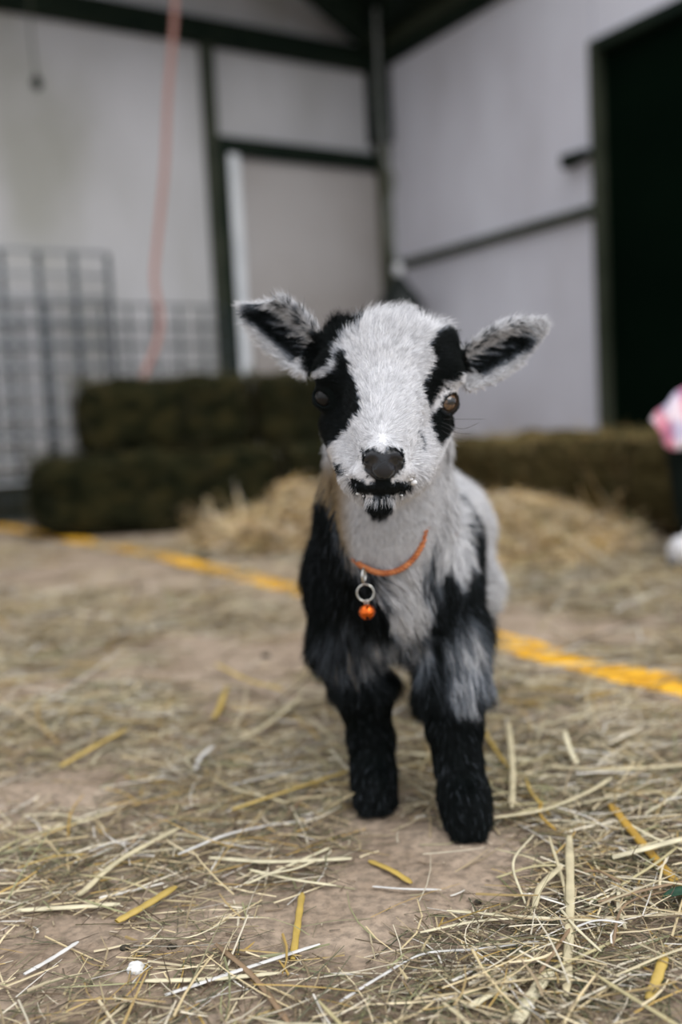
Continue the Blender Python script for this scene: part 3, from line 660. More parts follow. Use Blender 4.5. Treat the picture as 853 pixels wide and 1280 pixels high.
# ---- coat pattern: outlines on the animal itself, read front-on
def S_(pts, y0=.6, y1=1.4): return np.array([G.surf(x, y, y0, y1)[[0, 2]] for x, y in pts])
def poly_sd(P, poly):
    x, z = P[:, 0], P[:, 2]; n = len(poly); d2 = np.full(len(P), 1e9); ins = np.zeros(len(P), bool)
    for i in range(n):
        a = poly[i]; b = poly[(i + 1) % n]; e = b - a; wx, wz = x - a[0], z - a[1]
        t = np.clip((wx * e[0] + wz * e[1]) / max(e @ e, 1e-12), 0, 1); dx, dz = wx - e[0] * t, wz - e[1] * t
        d2 = np.minimum(d2, dx * dx + dz * dz); c = ((a[1] > z) != (b[1] > z))
        with np.errstate(divide='ignore', invalid='ignore'): ins ^= c & (x < (b[0] - a[0]) * (z - a[1]) / (b[1] - a[1]) + a[0])
    return np.where(ins, -1, 1) * np.sqrt(d2)
HEAD_P = [  # (whiteness, outline, softness mm)
    (.02, [(386, 475), (380, 440), (388, 420), (404, 402), (426, 392), (446, 398), (447, 420), (428, 431), (424, 442), (431, 440), (440, 458), (449, 490), (453, 514), (440, 534), (428, 546), (414, 556), (406, 574), (392, 566), (380, 520)], 1.2),
    (.78, [(388, 470), (400, 461), (414, 458), (419, 448), (420, 432), (430, 422), (446, 416), (447, 421), (432, 430), (426, 442), (424, 458), (421, 468), (404, 470), (392, 476)], .8),
    (.02, [(530, 431), (541, 418), (560, 412), (580, 428), (588, 462), (574, 466), (566, 472), (552, 477), (545, 484), (541, 494), (535, 506), (527, 497), (526, 480), (532, 462), (541, 447)], 1.2),
    (.02, [(535, 518), (546, 512), (556, 508), (580, 512), (568, 528), (556, 545), (548, 560), (540, 547), (535, 530)], 1.0),
    (.06, [(437, 594), (449, 599), (460, 603), (474, 606), (490, 604), (503, 601), (515, 601), (510, 612), (492, 619), (478, 621), (458, 618), (443, 611)], .8),
    (.05, [(470, 590), (490, 590), (489, 608), (469, 608)], .8),
    (.03, [(456, 626), (468, 622), (488, 622), (491, 634), (482, 645), (466, 644)], .8),
    (.05, [(452, 568), (458, 559), (470, 556), (479, 563), (490, 556), (502, 561), (505, 574), (502, 588), (492, 597), (483, 602), (474, 602), (464, 596), (455, 586)], .8),
    (.12, [(420, 578), (431, 580), (435, 590), (426, 590)], 1.2),
    (.35, [(522, 541), (528, 548), (529, 562), (524, 566), (525, 552)], .8),
]
HEAD_P = [(w, S_(pl, .6, .86), s) for w, pl, s in HEAD_P]
BODY_P = [
    (.03, [(330, 500), (410, 604), (430, 640), (444, 676), (456, 706), (466, 718), (468, 735), (482, 758), (500, 778), (522, 774), (538, 748), (540, 712), (556, 700), (575, 715), (610, 760), (640, 1300), (300, 1300)], 5),
    (.42, [(420, 620), (446, 650), (468, 700), (474, 740), (456, 720), (434, 680)], 5),
    (.30, [(520, 640), (536, 650), (546, 700), (552, 740), (540, 760), (528, 720)], 5),
    (.50, [(440, 800), (468, 780), (490, 792), (510, 775), (535, 790), (530, 820), (508, 835), (480, 832), (462, 845), (444, 830)], 9),
    (.62, [(560, 790), (585, 762), (606, 775), (612, 830), (606, 862), (592, 880), (574, 890), (556, 862), (556, 820)], 9),
    (.28, [(405, 780), (440, 770), (450, 840), (425, 850)], 12),
]
BODY_P = [(w, S_(pl, .7, 1.0), s) for w, pl, s in BODY_P]
STRIPE = [A_(x, y, Y)[[0, 2]] for x, y, Y in [(548, 556, .93), (563, 562, .93), (577, 582, .94), (590, 612, .95), (598, 645, .96), (606, 690, .965), (608, 740, .965), (606, 790, .95), (560, 790, .92), (545, 760, .91), (556, 715, .92), (580, 690, .94), (579, 650, .95), (570, 610, .94), (556, 580, .93)]]
STRIPE = np.array(STRIPE)
HC = A_(484, 500, .77)
zneck = A_(480, 640, .8)[2]
def headness(P):                          # 1 on the head, 0 on the neck and body
    yb = .835 + .0 * P[:, 0]
    return smooth(.012, -.004, P[:, 1] - yb) * smooth(zneck - .006, zneck + .006, P[:, 2] + (P[:, 1] - .70) * .35 * (P[:, 1] > .70))
def ear_coords(P):
    best = np.full(len(P), 0); T = np.zeros(len(P)); U = np.zeros(len(P)); Hh = np.zeros(len(P)); on = np.zeros(len(P), bool)
    for k, (a, ax, s, n, L, w, sd) in enumerate(EARS):
        Q = P - a; t = (Q @ ax) / L; u = (Q @ s) / w; h = Q @ n; m_ = (t > .14) & (t < 1.05) & (np.abs(u) < 1.5) & (np.abs(h) < .03)
        best[m_] = k; T[m_] = t[m_]; U[m_] = u[m_]; Hh[m_] = h[m_] ; on |= m_
    return on, best, T, U, Hh
def coat(P, Nn, jit=None):
    """whiteness 0..1 of the coat at points P with normals Nn"""
    j = np.zeros(len(P)) if jit is None else jit
    hd = headness(P)
    Pj = P + (np.c_[noise(P, 420, 1), noise(P, 420, 2), noise(P, 420, 3)] - .5) * .004
    wh = np.full(len(P), .97)
    # eyelid surroundings: mottled white above the right eye
    for w, pl, s in HEAD_P:
        d = poly_sd(Pj, pl); k = smooth(s * .001, -s * .001, d); wh = wh * (1 - k) + w * k
    mot = np.exp(-(((P - (EYE[1] + [-.004, -.004, .010])) / [.010, .02, .007]) ** 2).sum(1)); wh = np.where((mot > .35) & (noise(P, 700, 9) > .62), .2, wh)
    rim = np.linalg.norm(P - EYE[1], axis=1); wh = np.where((rim < ER + .0026), .12, wh)
    wh = np.where(P[:, 1] > .845, .9, wh)
    wb = np.full(len(P), .95)
    Pk = P + (np.c_[noise(P, 160, 4), noise(P, 160, 5), noise(P, 60, 6)] - .5) * [.012, .01, .02]
    for w, pl, s in BODY_P:
        d = poly_sd(Pk, pl); k = smooth(s * .001, -s * .001, d); wb = wb * (1 - k) + w * k
    back = smooth(.985, 1.0, Pk[:, 1]); wb = wb * (1 - back) + .95 * back          # white flank behind the shoulder
    sd_ = poly_sd(Pk, STRIPE); k = smooth(.0035, -.0035, sd_) * smooth(1.09, 1.05, P[:, 1]) * smooth(.87, .90, P[:, 1]); wb = wb * (1 - k) + .03 * k
    dark_left = smooth(-.01, -.03, Pk[:, 0] + .01 * 0) * back; wb = wb * (1 - dark_left) + .03 * dark_left
    hind = smooth(.16, .12, P[:, 2]) * smooth(1.0, 1.03, P[:, 1]); wb = wb * (1 - hind) + .03 * hind
    low = smooth(.135, .11, P[:, 2] + (noise(P, 90, 12) - .5) * .03); wb = wb * (1 - low) + .02 * low
    w = wb * (1 - hd) + wh * hd
    on, k, T, U, Hh = ear_coords(P)
    frontside = np.zeros(len(P), bool)
    for q, e in enumerate(EARS): frontside |= on & (k == q) & (Nn @ e[3] > .0)
    we = np.full(len(P), .90)
    inner = smooth(.62, .30, np.abs(U + .12)) * smooth(.92, .70, T) * smooth(.0, .1, T); strk = noise(np.c_[T * 34 + U * 9, U * 1.6, T * 0], 1, 33)
    wi = .92 * (1 - inner) + .05 * inner; wi = np.where(inner > .3, wi + .75 * smooth(.52, .72, strk) * smooth(-.35, .25, U), wi)
    top_edge = (U > .62) & (T < .95); wi = np.where(top_edge, wi * (.25 + .75 * (noise(P, 500, 8) > .45)), wi)
    we = np.where(frontside, wi, .93)
    w = np.where(on, we, w)
    return np.clip(w + j, 0, 1)
def coat_col(w, P, r=None):
    blk_ = np.array([.0012, .0030, .0026]); wht = np.array([.77, .775, .80]); gry = np.array([.16, .185, .22])
    w = w[:, None]; c = np.where(w < .5, blk_ + (gry - blk_) * (w / .5) ** 1.5, gry + (wht - gry) * ((w - .5) / .5) ** 1.2)
    bounce_tan = smooth(.0, .018, -(P[:, 0] - A_(448, 600, .76)[0])) * smooth(A_(440, 545, .76)[2], A_(440, 590, .76)[2], P[:, 2]) * smooth(.725, .75, P[:, 1]) * smooth(.92, .88, P[:, 1]) * (w[:, 0] > .5)  # left throat: shade and warm hay bounce painted into the white fur
    bounce_tan = bounce_tan[:, None] * .9; c = c * (1 - bounce_tan) + np.array([.36, .26, .13]) * bounce_tan
    return c
def tri_normals(V, Fq):
    n = np.cross(V[Fq[:, 2]] - V[Fq[:, 0]], V[Fq[:, 3]] - V[Fq[:, 1]]); a = np.linalg.norm(n, axis=1); return n / np.maximum(a, 1e-12)[:, None], a * .5
fn, fa = tri_normals(GV, GF)
vn = np.zeros_like(GV)
for k in range(4): np.add.at(vn, GF[:, k], fn * fa[:, None])
vn /= np.maximum(np.linalg.norm(vn, axis=1), 1e-9)[:, None]
goat = thing('goat_kid', 'black and white goat kid standing on the straw-strewn earth, facing forward', 'goat', (.03, .95, 0))
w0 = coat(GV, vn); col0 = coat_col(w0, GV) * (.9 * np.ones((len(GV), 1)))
nose_p = S_([(452, 568), (458, 560), (470, 557), (479, 564), (490, 557), (502, 562), (505, 574), (502, 588), (492, 597), (483, 600), (474, 600), (464, 596), (455, 586)], .6, .8)
nose = (poly_sd(GV, nose_p) < .0) & (GV[:, 1] < .715); col0[nose] = [.011, .013, .017]
pinkr = np.linalg.norm(GV - EYE[1], axis=1) < ER + .0022; col0[pinkr] = [.02, .014, .010]
skin = attr_mat('goat_coat', rough=.6, spec=.15)
gm = np_mesh('body', GV, GF, col0)
ra = gm.attributes.new('gloss', 'FLOAT', 'POINT'); ra.data.foreach_set('value', np.where(nose, .27, .65).astype(np.float32)); rb_ = gm.attributes.new('shine', 'FLOAT', 'POINT'); rb_.data.foreach_set('value', np.where(nose, .55, .06).astype(np.float32))
t = skin.node_tree; at_ = t.nodes.new('ShaderNodeAttribute'); at_.attribute_name = 'gloss'; t.links.new(at_.outputs['Fac'], t.nodes['Principled BSDF'].inputs['Roughness']); at2 = t.nodes.new('ShaderNodeAttribute'); at2.attribute_name = 'shine'; t.links.new(at2.outputs['Fac'], t.nodes['Principled BSDF'].inputs['Specular IOR Level']); nz = t.nodes.new('ShaderNodeTexNoise'); nz.inputs['Scale'].default_value = 900; bp = t.nodes.new('ShaderNodeBump'); bp.inputs['Strength'].default_value = .35; bp.inputs['Distance'].default_value = .0006
tc = t.nodes.new('ShaderNodeTexCoord'); t.links.new(tc.outputs['Object'], nz.inputs['Vector']); t.links.new(nz.outputs['Fac'], bp.inputs['Height']); t.links.new(bp.outputs[0], t.nodes['Principled BSDF'].inputs['Normal'])
body = link('body', gm, skin, goat)

# ---- fur
HAIRQ = 1.0
def fur():
    r = np.random.default_rng(5); fc = GV[GF].mean(1)
    hd = headness(fc); on = ear_coords(fc)[0]
    dens = 95e4 * np.ones(len(fc)); dens = dens + hd * 230e4; dens[on] = 300e4
    dens[(fc[:, 1] > 1.0)] *= .75
    muz = np.linalg.norm(fc - A_(478, 590, .69), axis=1) < .03; dens[muz & (hd > .5)] *= 1.5
    dens *= HAIRQ
    cnt = r.poisson(fa * dens); fi = np.repeat(np.arange(len(fc)), cnt); n = len(fi)
    u, v = r.random(n)[:, None], r.random(n)[:, None]; q = GF[fi]
    P = (GV[q[:, 0]] * (1 - u) + GV[q[:, 1]] * u) * (1 - v) + (GV[q[:, 3]] * (1 - u) + GV[q[:, 2]] * u) * v
    Nn = (vn[q[:, 0]] * (1 - u) + vn[q[:, 1]] * u) * (1 - v) + (vn[q[:, 3]] * (1 - u) + vn[q[:, 2]] * u) * v
    Nn /= np.linalg.norm(Nn, axis=1)[:, None]
    hd = headness(P)
    # keep nose leather, eyes bare
    bare = ((poly_sd(P, nose_p) < -.0013) & (P[:, 1] < .715))
    for sd in (1, -1): bare |= np.linalg.norm(P - EYE[sd], axis=1) < ER + .0012
    keep = ~bare; P, Nn, hd = P[keep], Nn[keep], hd[keep]; n = len(P)
    # combing directions
    nb = A_(479, 580, .70)
    q = P - nb; out = np.c_[q[:, 0] * 1.5, q[:, 1] * .6, q[:, 2] * .55]; out /= np.linalg.norm(out, axis=1)[:, None] + 1e-9
    below = smooth(.0, -.02, q[:, 2])[:, None]; out = out * (1 - below) + np.array([0, .2, -1.0]) * below + np.c_[np.clip(q[:, 0] / .02, -1, 1) * .4, q[:, 0] * 0, q[:, 0] * 0] * below
    midf = smooth(.0, .03, q[:, 2])[:, None]; cheek = smooth(.022, .040, np.abs(q[:, 0]))[:, None] * midf
    out = out * (1 - .5 * cheek) + np.c_[np.sign(q[:, 0]) * .3, q[:, 0] * 0 + .5, q[:, 0] * 0 - .55] * cheek * .8
    topk = smooth(A_(480, 440, .78)[2], A_(480, 405, .78)[2], P[:, 2])[:, None]; out = out * (1 - topk) + np.c_[q[:, 0] * 10, q[:, 0] * 0 - .1, q[:, 0] * 0 + 1.0] * topk
    cx = A_(484, 700, .9)[0]
    dn = np.c_[(P[:, 0] - cx) * 2.0, np.clip(P[:, 1] - .92, -.1, .4) * 1.5, -np.ones(n)]
    backm = smooth(1.0, 1.06, P[:, 1])[:, None]; dn = dn * (1 - backm) + np.c_[(P[:, 0] - cx) * 4, np.full(n, .8), -.6 * np.ones(n)] * backm
    D = out * hd[:, None] + dn * (1 - hd[:, None])
    swirl = np.c_[noise(P, 28, 51) - .5, noise(P, 28, 52) - .5, (noise(P, 28, 53) - .5) * .5] * (.35 + 1.3 * (1 - hd))[:, None]; D = D / (np.linalg.norm(D, axis=1)[:, None] + 1e-9) + swirl
    on, k, T, U, Hh = ear_coords(P)
    for e, (a, ax, s, nn, L, w_, sd) in enumerate(EARS):
        m_ = on & (k == e); fs = (Nn[m_] @ nn > 0)
        d_in = ax * .55 + s * np.where(U[m_] > 0, -.75, -.55)[:, None]; rimm = smooth(.5, .95, np.abs(U[m_]))[:, None]
        d_in = d_in * (1 - rimm) + (ax * .6 + s * np.sign(U[m_])[:, None] * .7) * rimm
        D[m_] = np.where(fs[:, None], d_in, ax * 1.0 + s * U[m_][:, None] * .4)
    D = D - Nn * (D * Nn).sum(1)[:, None]; D /= np.linalg.norm(D, axis=1)[:, None] + 1e-9
    # lengths
    L = .0185 * (1 - hd) + .0066 * hd
    L = np.where((hd < .5) & (P[:, 2] < .12), .0105, L); chest = smooth(.20, .16, P[:, 2]) * smooth(.10, .13, P[:, 2]) * (1 - hd); L += chest * .010
    L = L + topk[:, 0] * hd * .0045
    md = np.linalg.norm(P - A_(478, 588, .69), axis=1); L = np.where(hd > .5, np.minimum(L, .0022 + smooth(.012, .035, md) * .0045 + topk[:, 0] * .006), L)
    rim = np.abs(U); L = np.where(on, .0052 + .003 * smooth(.4, .9, rim), L)
    chin = np.linalg.norm(P - A_(474, 636, .70), axis=1) < .012; L = np.where(chin, .008, L)
    for sd in (1, -1): de = np.linalg.norm(P - EYE[sd], axis=1); L = np.where((de < .020), np.minimum(L, .0022 + np.maximum(de - .0125, 0) * .35), L)
    L *= r.uniform(.65, 1.2, n) * (1 + .6 * topk[:, 0] * hd * (r.random(n) < .15))
    lift = np.where(on, .22, .24 * hd + .20 * (1 - hd)) + topk[:, 0] * hd * .45 + r.normal(0, .07 + .12 * topk[:, 0] * hd, n)
    w = coat(P, Nn); strand = r.normal(0, 1, n)
    # mixed zones: single hairs are light or dark, in locks
    lock = noise(P * [1, 1, .35], 210, 71); mixz = 1 - np.abs(w - .5) * 2; mixz = np.clip(mixz, 0, 1)
    w = w + mixz * (.95 * (lock - .5) + .16 * strand) + (1 - mixz) * strand * .02
    stray = r.random(n) < .035 * (1 - hd); w = np.where(stray & (w < .2), .35, w)
    w = np.clip(w, 0, 1)
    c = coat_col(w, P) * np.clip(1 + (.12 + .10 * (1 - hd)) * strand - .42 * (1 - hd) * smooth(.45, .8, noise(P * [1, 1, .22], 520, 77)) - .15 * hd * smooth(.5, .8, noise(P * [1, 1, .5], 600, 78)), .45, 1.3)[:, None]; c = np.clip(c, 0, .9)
    # clumping: tips gather towards the lock's own direction
    cl = np.c_[noise(P, 130, 81) - .5, noise(P, 130, 82) - .5, noise(P, 130, 83) - .5]; cl2 = np.c_[noise(P, 380, 84) - .5, noise(P, 380, 85) - .5, noise(P, 380, 86) - .5]
    curl = (cl * .55 + cl2 * .8 + r.normal(0, .10, (n, 3))) * np.where(hd > .5, .75, np.where(P[:, 2] < .12, .6, 1.15))[:, None]
    D0 = D + Nn * (lift * 2.0)[:, None]; D0 /= np.linalg.norm(D0, axis=1)[:, None]
    D1 = D + Nn * (lift * .6)[:, None] + curl; D1 /= np.linalg.norm(D1, axis=1)[:, None]
    K = 4; X = np.zeros((n, K, 3)); X[:, 0] = P - Nn * .0006
    for i in range(1, K):
        t_ = (i - .5) / (K - 1); d = D0 * (1 - t_) + D1 * t_; d /= np.linalg.norm(d, axis=1)[:, None]; X[:, i] = X[:, i - 1] + d * (L / (K - 1))[:, None]
    X[..., 2] = np.maximum(X[..., 2], .001)
    rad = np.where(hd > .5, .000105, .00015); rad = np.where(on, .00011, rad); rad = rad[:, None] * np.array([1.0, .95, .75, .25])[None]
    hc = bpy.data.hair_curves.new('fur'); hc.add_curves([K] * n)
    hc.attributes['position'].data.foreach_set('vector', X.astype(np.float32).ravel())
    ra_ = hc.attributes.get('radius') or hc.attributes.new('radius', 'FLOAT', 'POINT'); ra_.data.foreach_set('value', rad.astype(np.float32).ravel())
    ca = hc.attributes.new('col', 'FLOAT_COLOR', 'CURVE'); ca.data.foreach_set('color', np.c_[c, np.ones(n)].astype(np.float32).ravel())
    print('hairs', n)
    return hc
furm = attr_mat('goat_fur', rough=.6, spec=.10)
fo = link('fur', fur(), furm, goat, kind='stuff')

# ---- eyes
def eye(sd, dark, look):
    c = EYE[sd]; look = np.array(look, float); look /= np.linalg.norm(look); V = []; Q = []; cols = []; m_, s_ = 24, 28
    a1 = np.cross(look, [0, 0, 1.0]); a1 /= np.linalg.norm(a1); a2 = np.cross(a1, look)
    for i in range(m_ + 1):
        th = math.pi * i / m_
        for k in range(s_):
            ph = 2 * math.pi * k / s_; rr = ER * (1.0 + .06 * math.exp(-(th / .5) ** 2)); d = look * math.cos(th) + (a1 * math.cos(ph) + a2 * math.sin(ph)) * math.sin(th); V.append(c + d * rr)
            x_, y_ = math.sin(th) * math.cos(ph), math.sin(th) * math.sin(ph)
            if th < .95:
                pup = (abs(x_) < .48 and abs(y_) < .27); ring = th > .82
                cols.append((.003, .004, .004) if pup else ((.02, .014, .008) if ring or dark else (.13 + .04 * math.sin(ph * 9), .075 + .02 * math.sin(ph * 9), .04)))
            else: cols.append((.02, .014, .012))
    for i in range(m_):
        for k in range(s_): l = (k + 1) % s_; Q.append((i * s_ + k, i * s_ + l, (i + 1) * s_ + l, (i + 1) * s_ + k))
    return np_mesh('eye', V, Q, np.array(cols))
eyem = attr_mat('eye_ball', rough=.06, spec=.7); eyem.node_tree.nodes['Principled BSDF'].inputs['Coat Weight'].default_value = .6
link('eye', eye(1, False, (.62, -1, .05)), eyem, goat, label='amber-brown eye with a dark pupil')
link('eye', eye(-1, True, (-.72, -1, .0)), mat('dark_eye', (.004, .004, .004), .3, 0, .3), goat, label='dark eye set in black fur')
# lashes and whiskers
def hairs(name, L, r, m_):
    for p in L: link(name, tube_mesh(name, catmull(p, 5), [r] * (5 * (len(p) - 1)) + [r * .3], 5), m_, goat)
wm = mat('whisker_grey', (.06, .06, .06), .5)
hairs('whisker', [[A_(553, 528, .755), A_(578, 536, .745), A_(600, 528, .74)], [A_(552, 532, .755), A_(572, 541, .745), A_(590, 542, .742)], [A_(555, 524, .757), A_(580, 524, .75), A_(607, 524, .745)], [A_(550, 536, .755), A_(566, 546, .747), A_(580, 550, .745)]], .00014, wm)
# milk froth on the lips
fm = mat('milk_froth', (.82, .83, .85), .3)
for k, (x, y, Y, rr) in enumerate([(516, 603, .688, .0026), (513, 599, .689, .0017), (448, 617, .686, .0015), (455, 620, .684, .0011), (434, 594, .700, .0008), (440, 611, .692, .0007), (502, 619, .688, .0010)]):
    p = G.surf(x, y, .62, .8); bm = bmesh.new(); bmesh.ops.create_icosphere(bm, subdivisions=2, radius=rr)
    for v in bm.verts: v.co = Vector((v.co.x * 1.3, v.co.y, v.co.z * .8)) + Vector([float(q) for q in p]) + Vector((0, -.0012, 0))
    link('milk_drop', bm_mesh('milk_drop', bm, True), fm, goat)

# ------------------------------------------------------------------ collar with ring and bell
def csurf(x, y, o): p = G.surf(x, y, .75, 1.1); return p + np.array([0, -o, 0])
col = thing('collar', 'thin orange cord collar with a bell round the goat neck', 'collar', A_(475, 712, .82))
front = [csurf(447, 703, .003), csurf(458, 709, .006), csurf(472, 714, .0075), csurf(488, 714, .0080), csurf(504, 708, .0068), csurf(518, 696, .0045), csurf(528, 680, .002), csurf(536, 660, -.002)]
pf, pn = G.surf(478, 700, .75, 1.1), A_(492, 596, .95); ctr = pf * .55 + pn * .45 + np.array([0, 0, -.004]); e1_ = (pn - pf) / np.linalg.norm(pn - pf); loop = list(front)
for a_ in np.radians([112, 90, 68, 45, 20, -5, -30, -55, -80, -105, -125]):       # round the nape, laid on the coat
    d_ = e1_ * math.cos(a_) + np.array([math.sin(a_), 0, 0]); rr_ = np.arange(.015, .14, .001); v_ = G.at(ctr + d_ * rr_[:, None]); k_ = np.where(v_ > 0)[0]; loop.append(ctr + d_ * (rr_[k_[0]] + (.0008 if a_ > -.3 else -.0045)))
cp = catmull([loop[-1]] + loop + [loop[0]], 12)[12:-1]
orng = noisy('orange_braid', (.32, .08, .025), (.62, .24, .09), 120, .6, .3, 400, dist=.001)
n = len(cp); Tn = np.gradient(cp, axis=0); Tn /= np.linalg.norm(Tn, axis=1)[:, None]; A1 = np.cross(Tn, [0, 0, 1.0]); A1 /= np.linalg.norm(A1, axis=1)[:, None]; B1 = np.cross(Tn, A1)
ang = np.arange(n) * .9
for q in range(2):
    off = (A1 * np.cos(ang + q * math.pi)[:, None] + B1 * np.sin(ang + q * math.pi)[:, None]) * .0013
    link('cord_strand', tube_mesh('cord_strand', cp + off, .0015, 8, True), orng, col)
silver = mat('steel_ring', (.75, .76, .72), .22, 1.0)
brass = mat('brass_link', (.45, .36, .16), .35, .9)
c0 = csurf(455, 711, .012); Yr = c0[1] - .004
def ringm(name, c, R_, r_, ax1, ax2, material, parent, n=30):
    p = [c + (np.array(ax1) * math.cos(2 * math.pi * k / n) + np.array(ax2) * math.sin(2 * math.pi * k / n)) * R_ for k in range(n)]
    link(name, tube_mesh(name, p, r_, 8, True), material, parent)
bell_c = csurf(459, 764, .012); Yr = min(Yr, bell_c[1])
zz = A_(457, 741, Yr); l0 = A_(455, 720, Yr)
ringm('connecting_link', l0, .0066, .0008, (.22, .97, 0), (0, 0, 1.0), silver, col)
ringm('split_ring', zz, .0071, .0007, (1, 0, 0), (0, .05, 1.0), silver, col); ringm('split_ring', zz + [0, .0009, 0], .0071, .0007, (1, 0, 0), (0, .05, 1.0), silver, col)
bc = A_(459, 765, Yr); copper = mat('orange_bell_metal', (.72, .14, .02), .2, .9)
bm = bmesh.new(); bmesh.ops.create_uvsphere(bm, u_segments=32, v_segments=24, radius=.0068)
for v in bm.verts:
    if abs(v.co.z) < .0006: v.co.x *= 1.06; v.co.y *= 1.06
dl = [f for f in bm.faces if f.calc_center_median().z < -.0030 and abs(f.calc_center_median().x) < .0009]
bmesh.ops.delete(bm, geom=dl, context='FACES')
for v in bm.verts: v.co = v.co + Vector([float(q) for q in bc])
bell = link('bell', bm_mesh('bell', bm, True), copper, col)
link('seam_band', tube_mesh('seam_band', [bc + np.array([math.cos(a) * .0069, math.sin(a) * .0069, .0002]) for a in np.arange(30) * 2 * math.pi / 30], .0005, 6, True), copper, bell)
link('bell_loop', tube_mesh('bell_loop', [bc + np.array([math.cos(a) * .0017, 0, .0082 + math.sin(a) * .0019]) for a in np.arange(16) * 2 * math.pi / 16], .0005, 6, True), silver, bell)
# ------------------------------------------------------------------ the person sitting on the bale at the right edge, mostly outside the frame
PB = thing('person', 'seated person in pink plaid shirt, dark trousers and white shoe, cut by the right edge', 'person', (1.10, 2.45, 0))
hipL, hipR = np.array([1.17, 2.56, .37]), np.array([1.30, 2.36, .37])
kneeL, kneeR = np.array([.845, 2.38, .29]), np.array([1.05, 2.08, .37])
ankL, ankR = np.array([.83, 2.27, .085]), np.array([1.00, 1.98, .085])
chestp, neckp, headp = np.array([1.24, 2.47, .78]), np.array([1.21, 2.45, .93]), np.array([1.18, 2.42, 1.03])
shL, shR = np.array([1.10, 2.60, .86]), np.array([1.33, 2.32, .86])
elL, elR = np.array([1.08, 2.54, .60]), np.array([1.18, 2.22, .60])
wrL, wrR = np.array([.955, 2.40, .425]), np.array([1.02, 2.14, .45])
B = Sculpt((.6, 1.8, -.01), (1.6, 2.9, 1.32), .009)
B.cone(hipL, kneeL, .062, .045, .02); B.cone(hipR, kneeR, .062, .045, .02); B.cone(kneeL, ankL, .042, .028, .015); B.cone(kneeR, ankR, .042, .028, .015)
B.cone((hipL + hipR) / 2, chestp, .10, .11, .04); B.cone(chestp, neckp, .08, .042, .04); B.cone(neckp, headp, .042, .05, .02)
B.ell(headp + [0, 0, .03], (.074, .080, .100), .02); fd = np.array([-.66, -.75, 0]); fs = np.array([.75, -.66, 0]); fc_ = headp + [0, 0, .02]
B.cone(fc_ + fd * .074 + [0, 0, .018], fc_ + fd * .092 + [0, 0, -.010], .008, .012, .012); B.ell(fc_ + fd * .045 + [0, 0, -.055], (.036, .036, .026), .02)
B.cone(fc_ + fd * .074 + fs * -.016 + [0, 0, -.034], fc_ + fd * .074 + fs * .016 + [0, 0, -.034], .006, .006, .006)
for q in (-1, 1): B.ell(fc_ + fs * q * .076 + [0, 0, -.002], (.012, .016, .026), .006)
for a, b, c in ((shL, elL, wrL), (shR, elR, wrR)): B.cone(a, b, .045, .036, .03); B.cone(b, c, .035, .022, .015)
FG = Sculpt((.74, 2.30, .27), (.90, 2.48, .46), .0035)
V1, F1 = B.mesh()
skin_m = noisy('warm_skin', (.52, .30, .21), (.60, .37, .27), 40, .5)
pbody = link('body', np_mesh('body', V1, F1), skin_m, PB)
def hand(w, d, sd):                      # palm, four fingers, thumb: one surface
    d = np.array(d, float); d /= np.linalg.norm(d); sx = np.cross(d, [0, 0, 1.0]); sx /= np.linalg.norm(sx); nn = np.cross(sx, d)
    Hh = Sculpt(w - .12, w + .12, .0032); Hh.cone(w - d * .015, w + d * .02, .020, .021, .01)
    Hh.ell(w + d * .040, (.030, .030, .030), .01)
    for i in range(4):
        b = w + d * .055 + sx * (i - 1.5) * .0155; L_ = (.030, .036, .034, .026)[i]; k1 = b + d * L_ - nn * .006; k2 = k1 + d * L_ * .5 - nn * .016; k3 = k2 + d * .004 - nn * .015
        Hh.cone(w + d * .03 + sx * (i - 1.5) * .013, b, .011, .0088, .006); Hh.cone(b, k1, .0085, .0078, .003); Hh.cone(k1, k2, .0078, .0070, .003); Hh.cone(k2, k3, .0070, .0062, .003)
    tb = w + d * .022 - sx * sd * .020; t1 = tb - sx * sd * .020 + d * .022; Hh.cone(tb, t1, .011, .009, .006); Hh.cone(t1, t1 + d * .024 - nn * .008, .009, .0075, .003)
    return Hh.mesh()
for w, e, sd in ((wrL, elL, 1), (wrR, elR, -1)):
    V_, F_ = hand(w, (w - e) * [1, 1, .9], sd); link('hand', np_mesh('hand', V_, F_), skin_m, PB)
# trousers
T_ = Sculpt((.6, 1.8, -.01), (1.6, 2.9, .70), .009)
T_.cone(hipL, kneeL, .080, .062, .03); T_.cone(hipR, kneeR, .080, .062, .03); T_.cone(kneeL, ankL + [0, 0, .02], .062, .060, .02); T_.cone(kneeR, ankR + [0, 0, .02], .062, .060, .02)
T_.ell((hipL + hipR) / 2 + [0, 0, .04], (.15, .16, .10), .04)
V_, F_ = T_.mesh(); link('trousers', np_mesh('trousers', V_, F_), noisy('dark_denim', (.002, .005, .0035), (.005, .009, .007), 30, .9, .3, 200, spec=.1), PB)
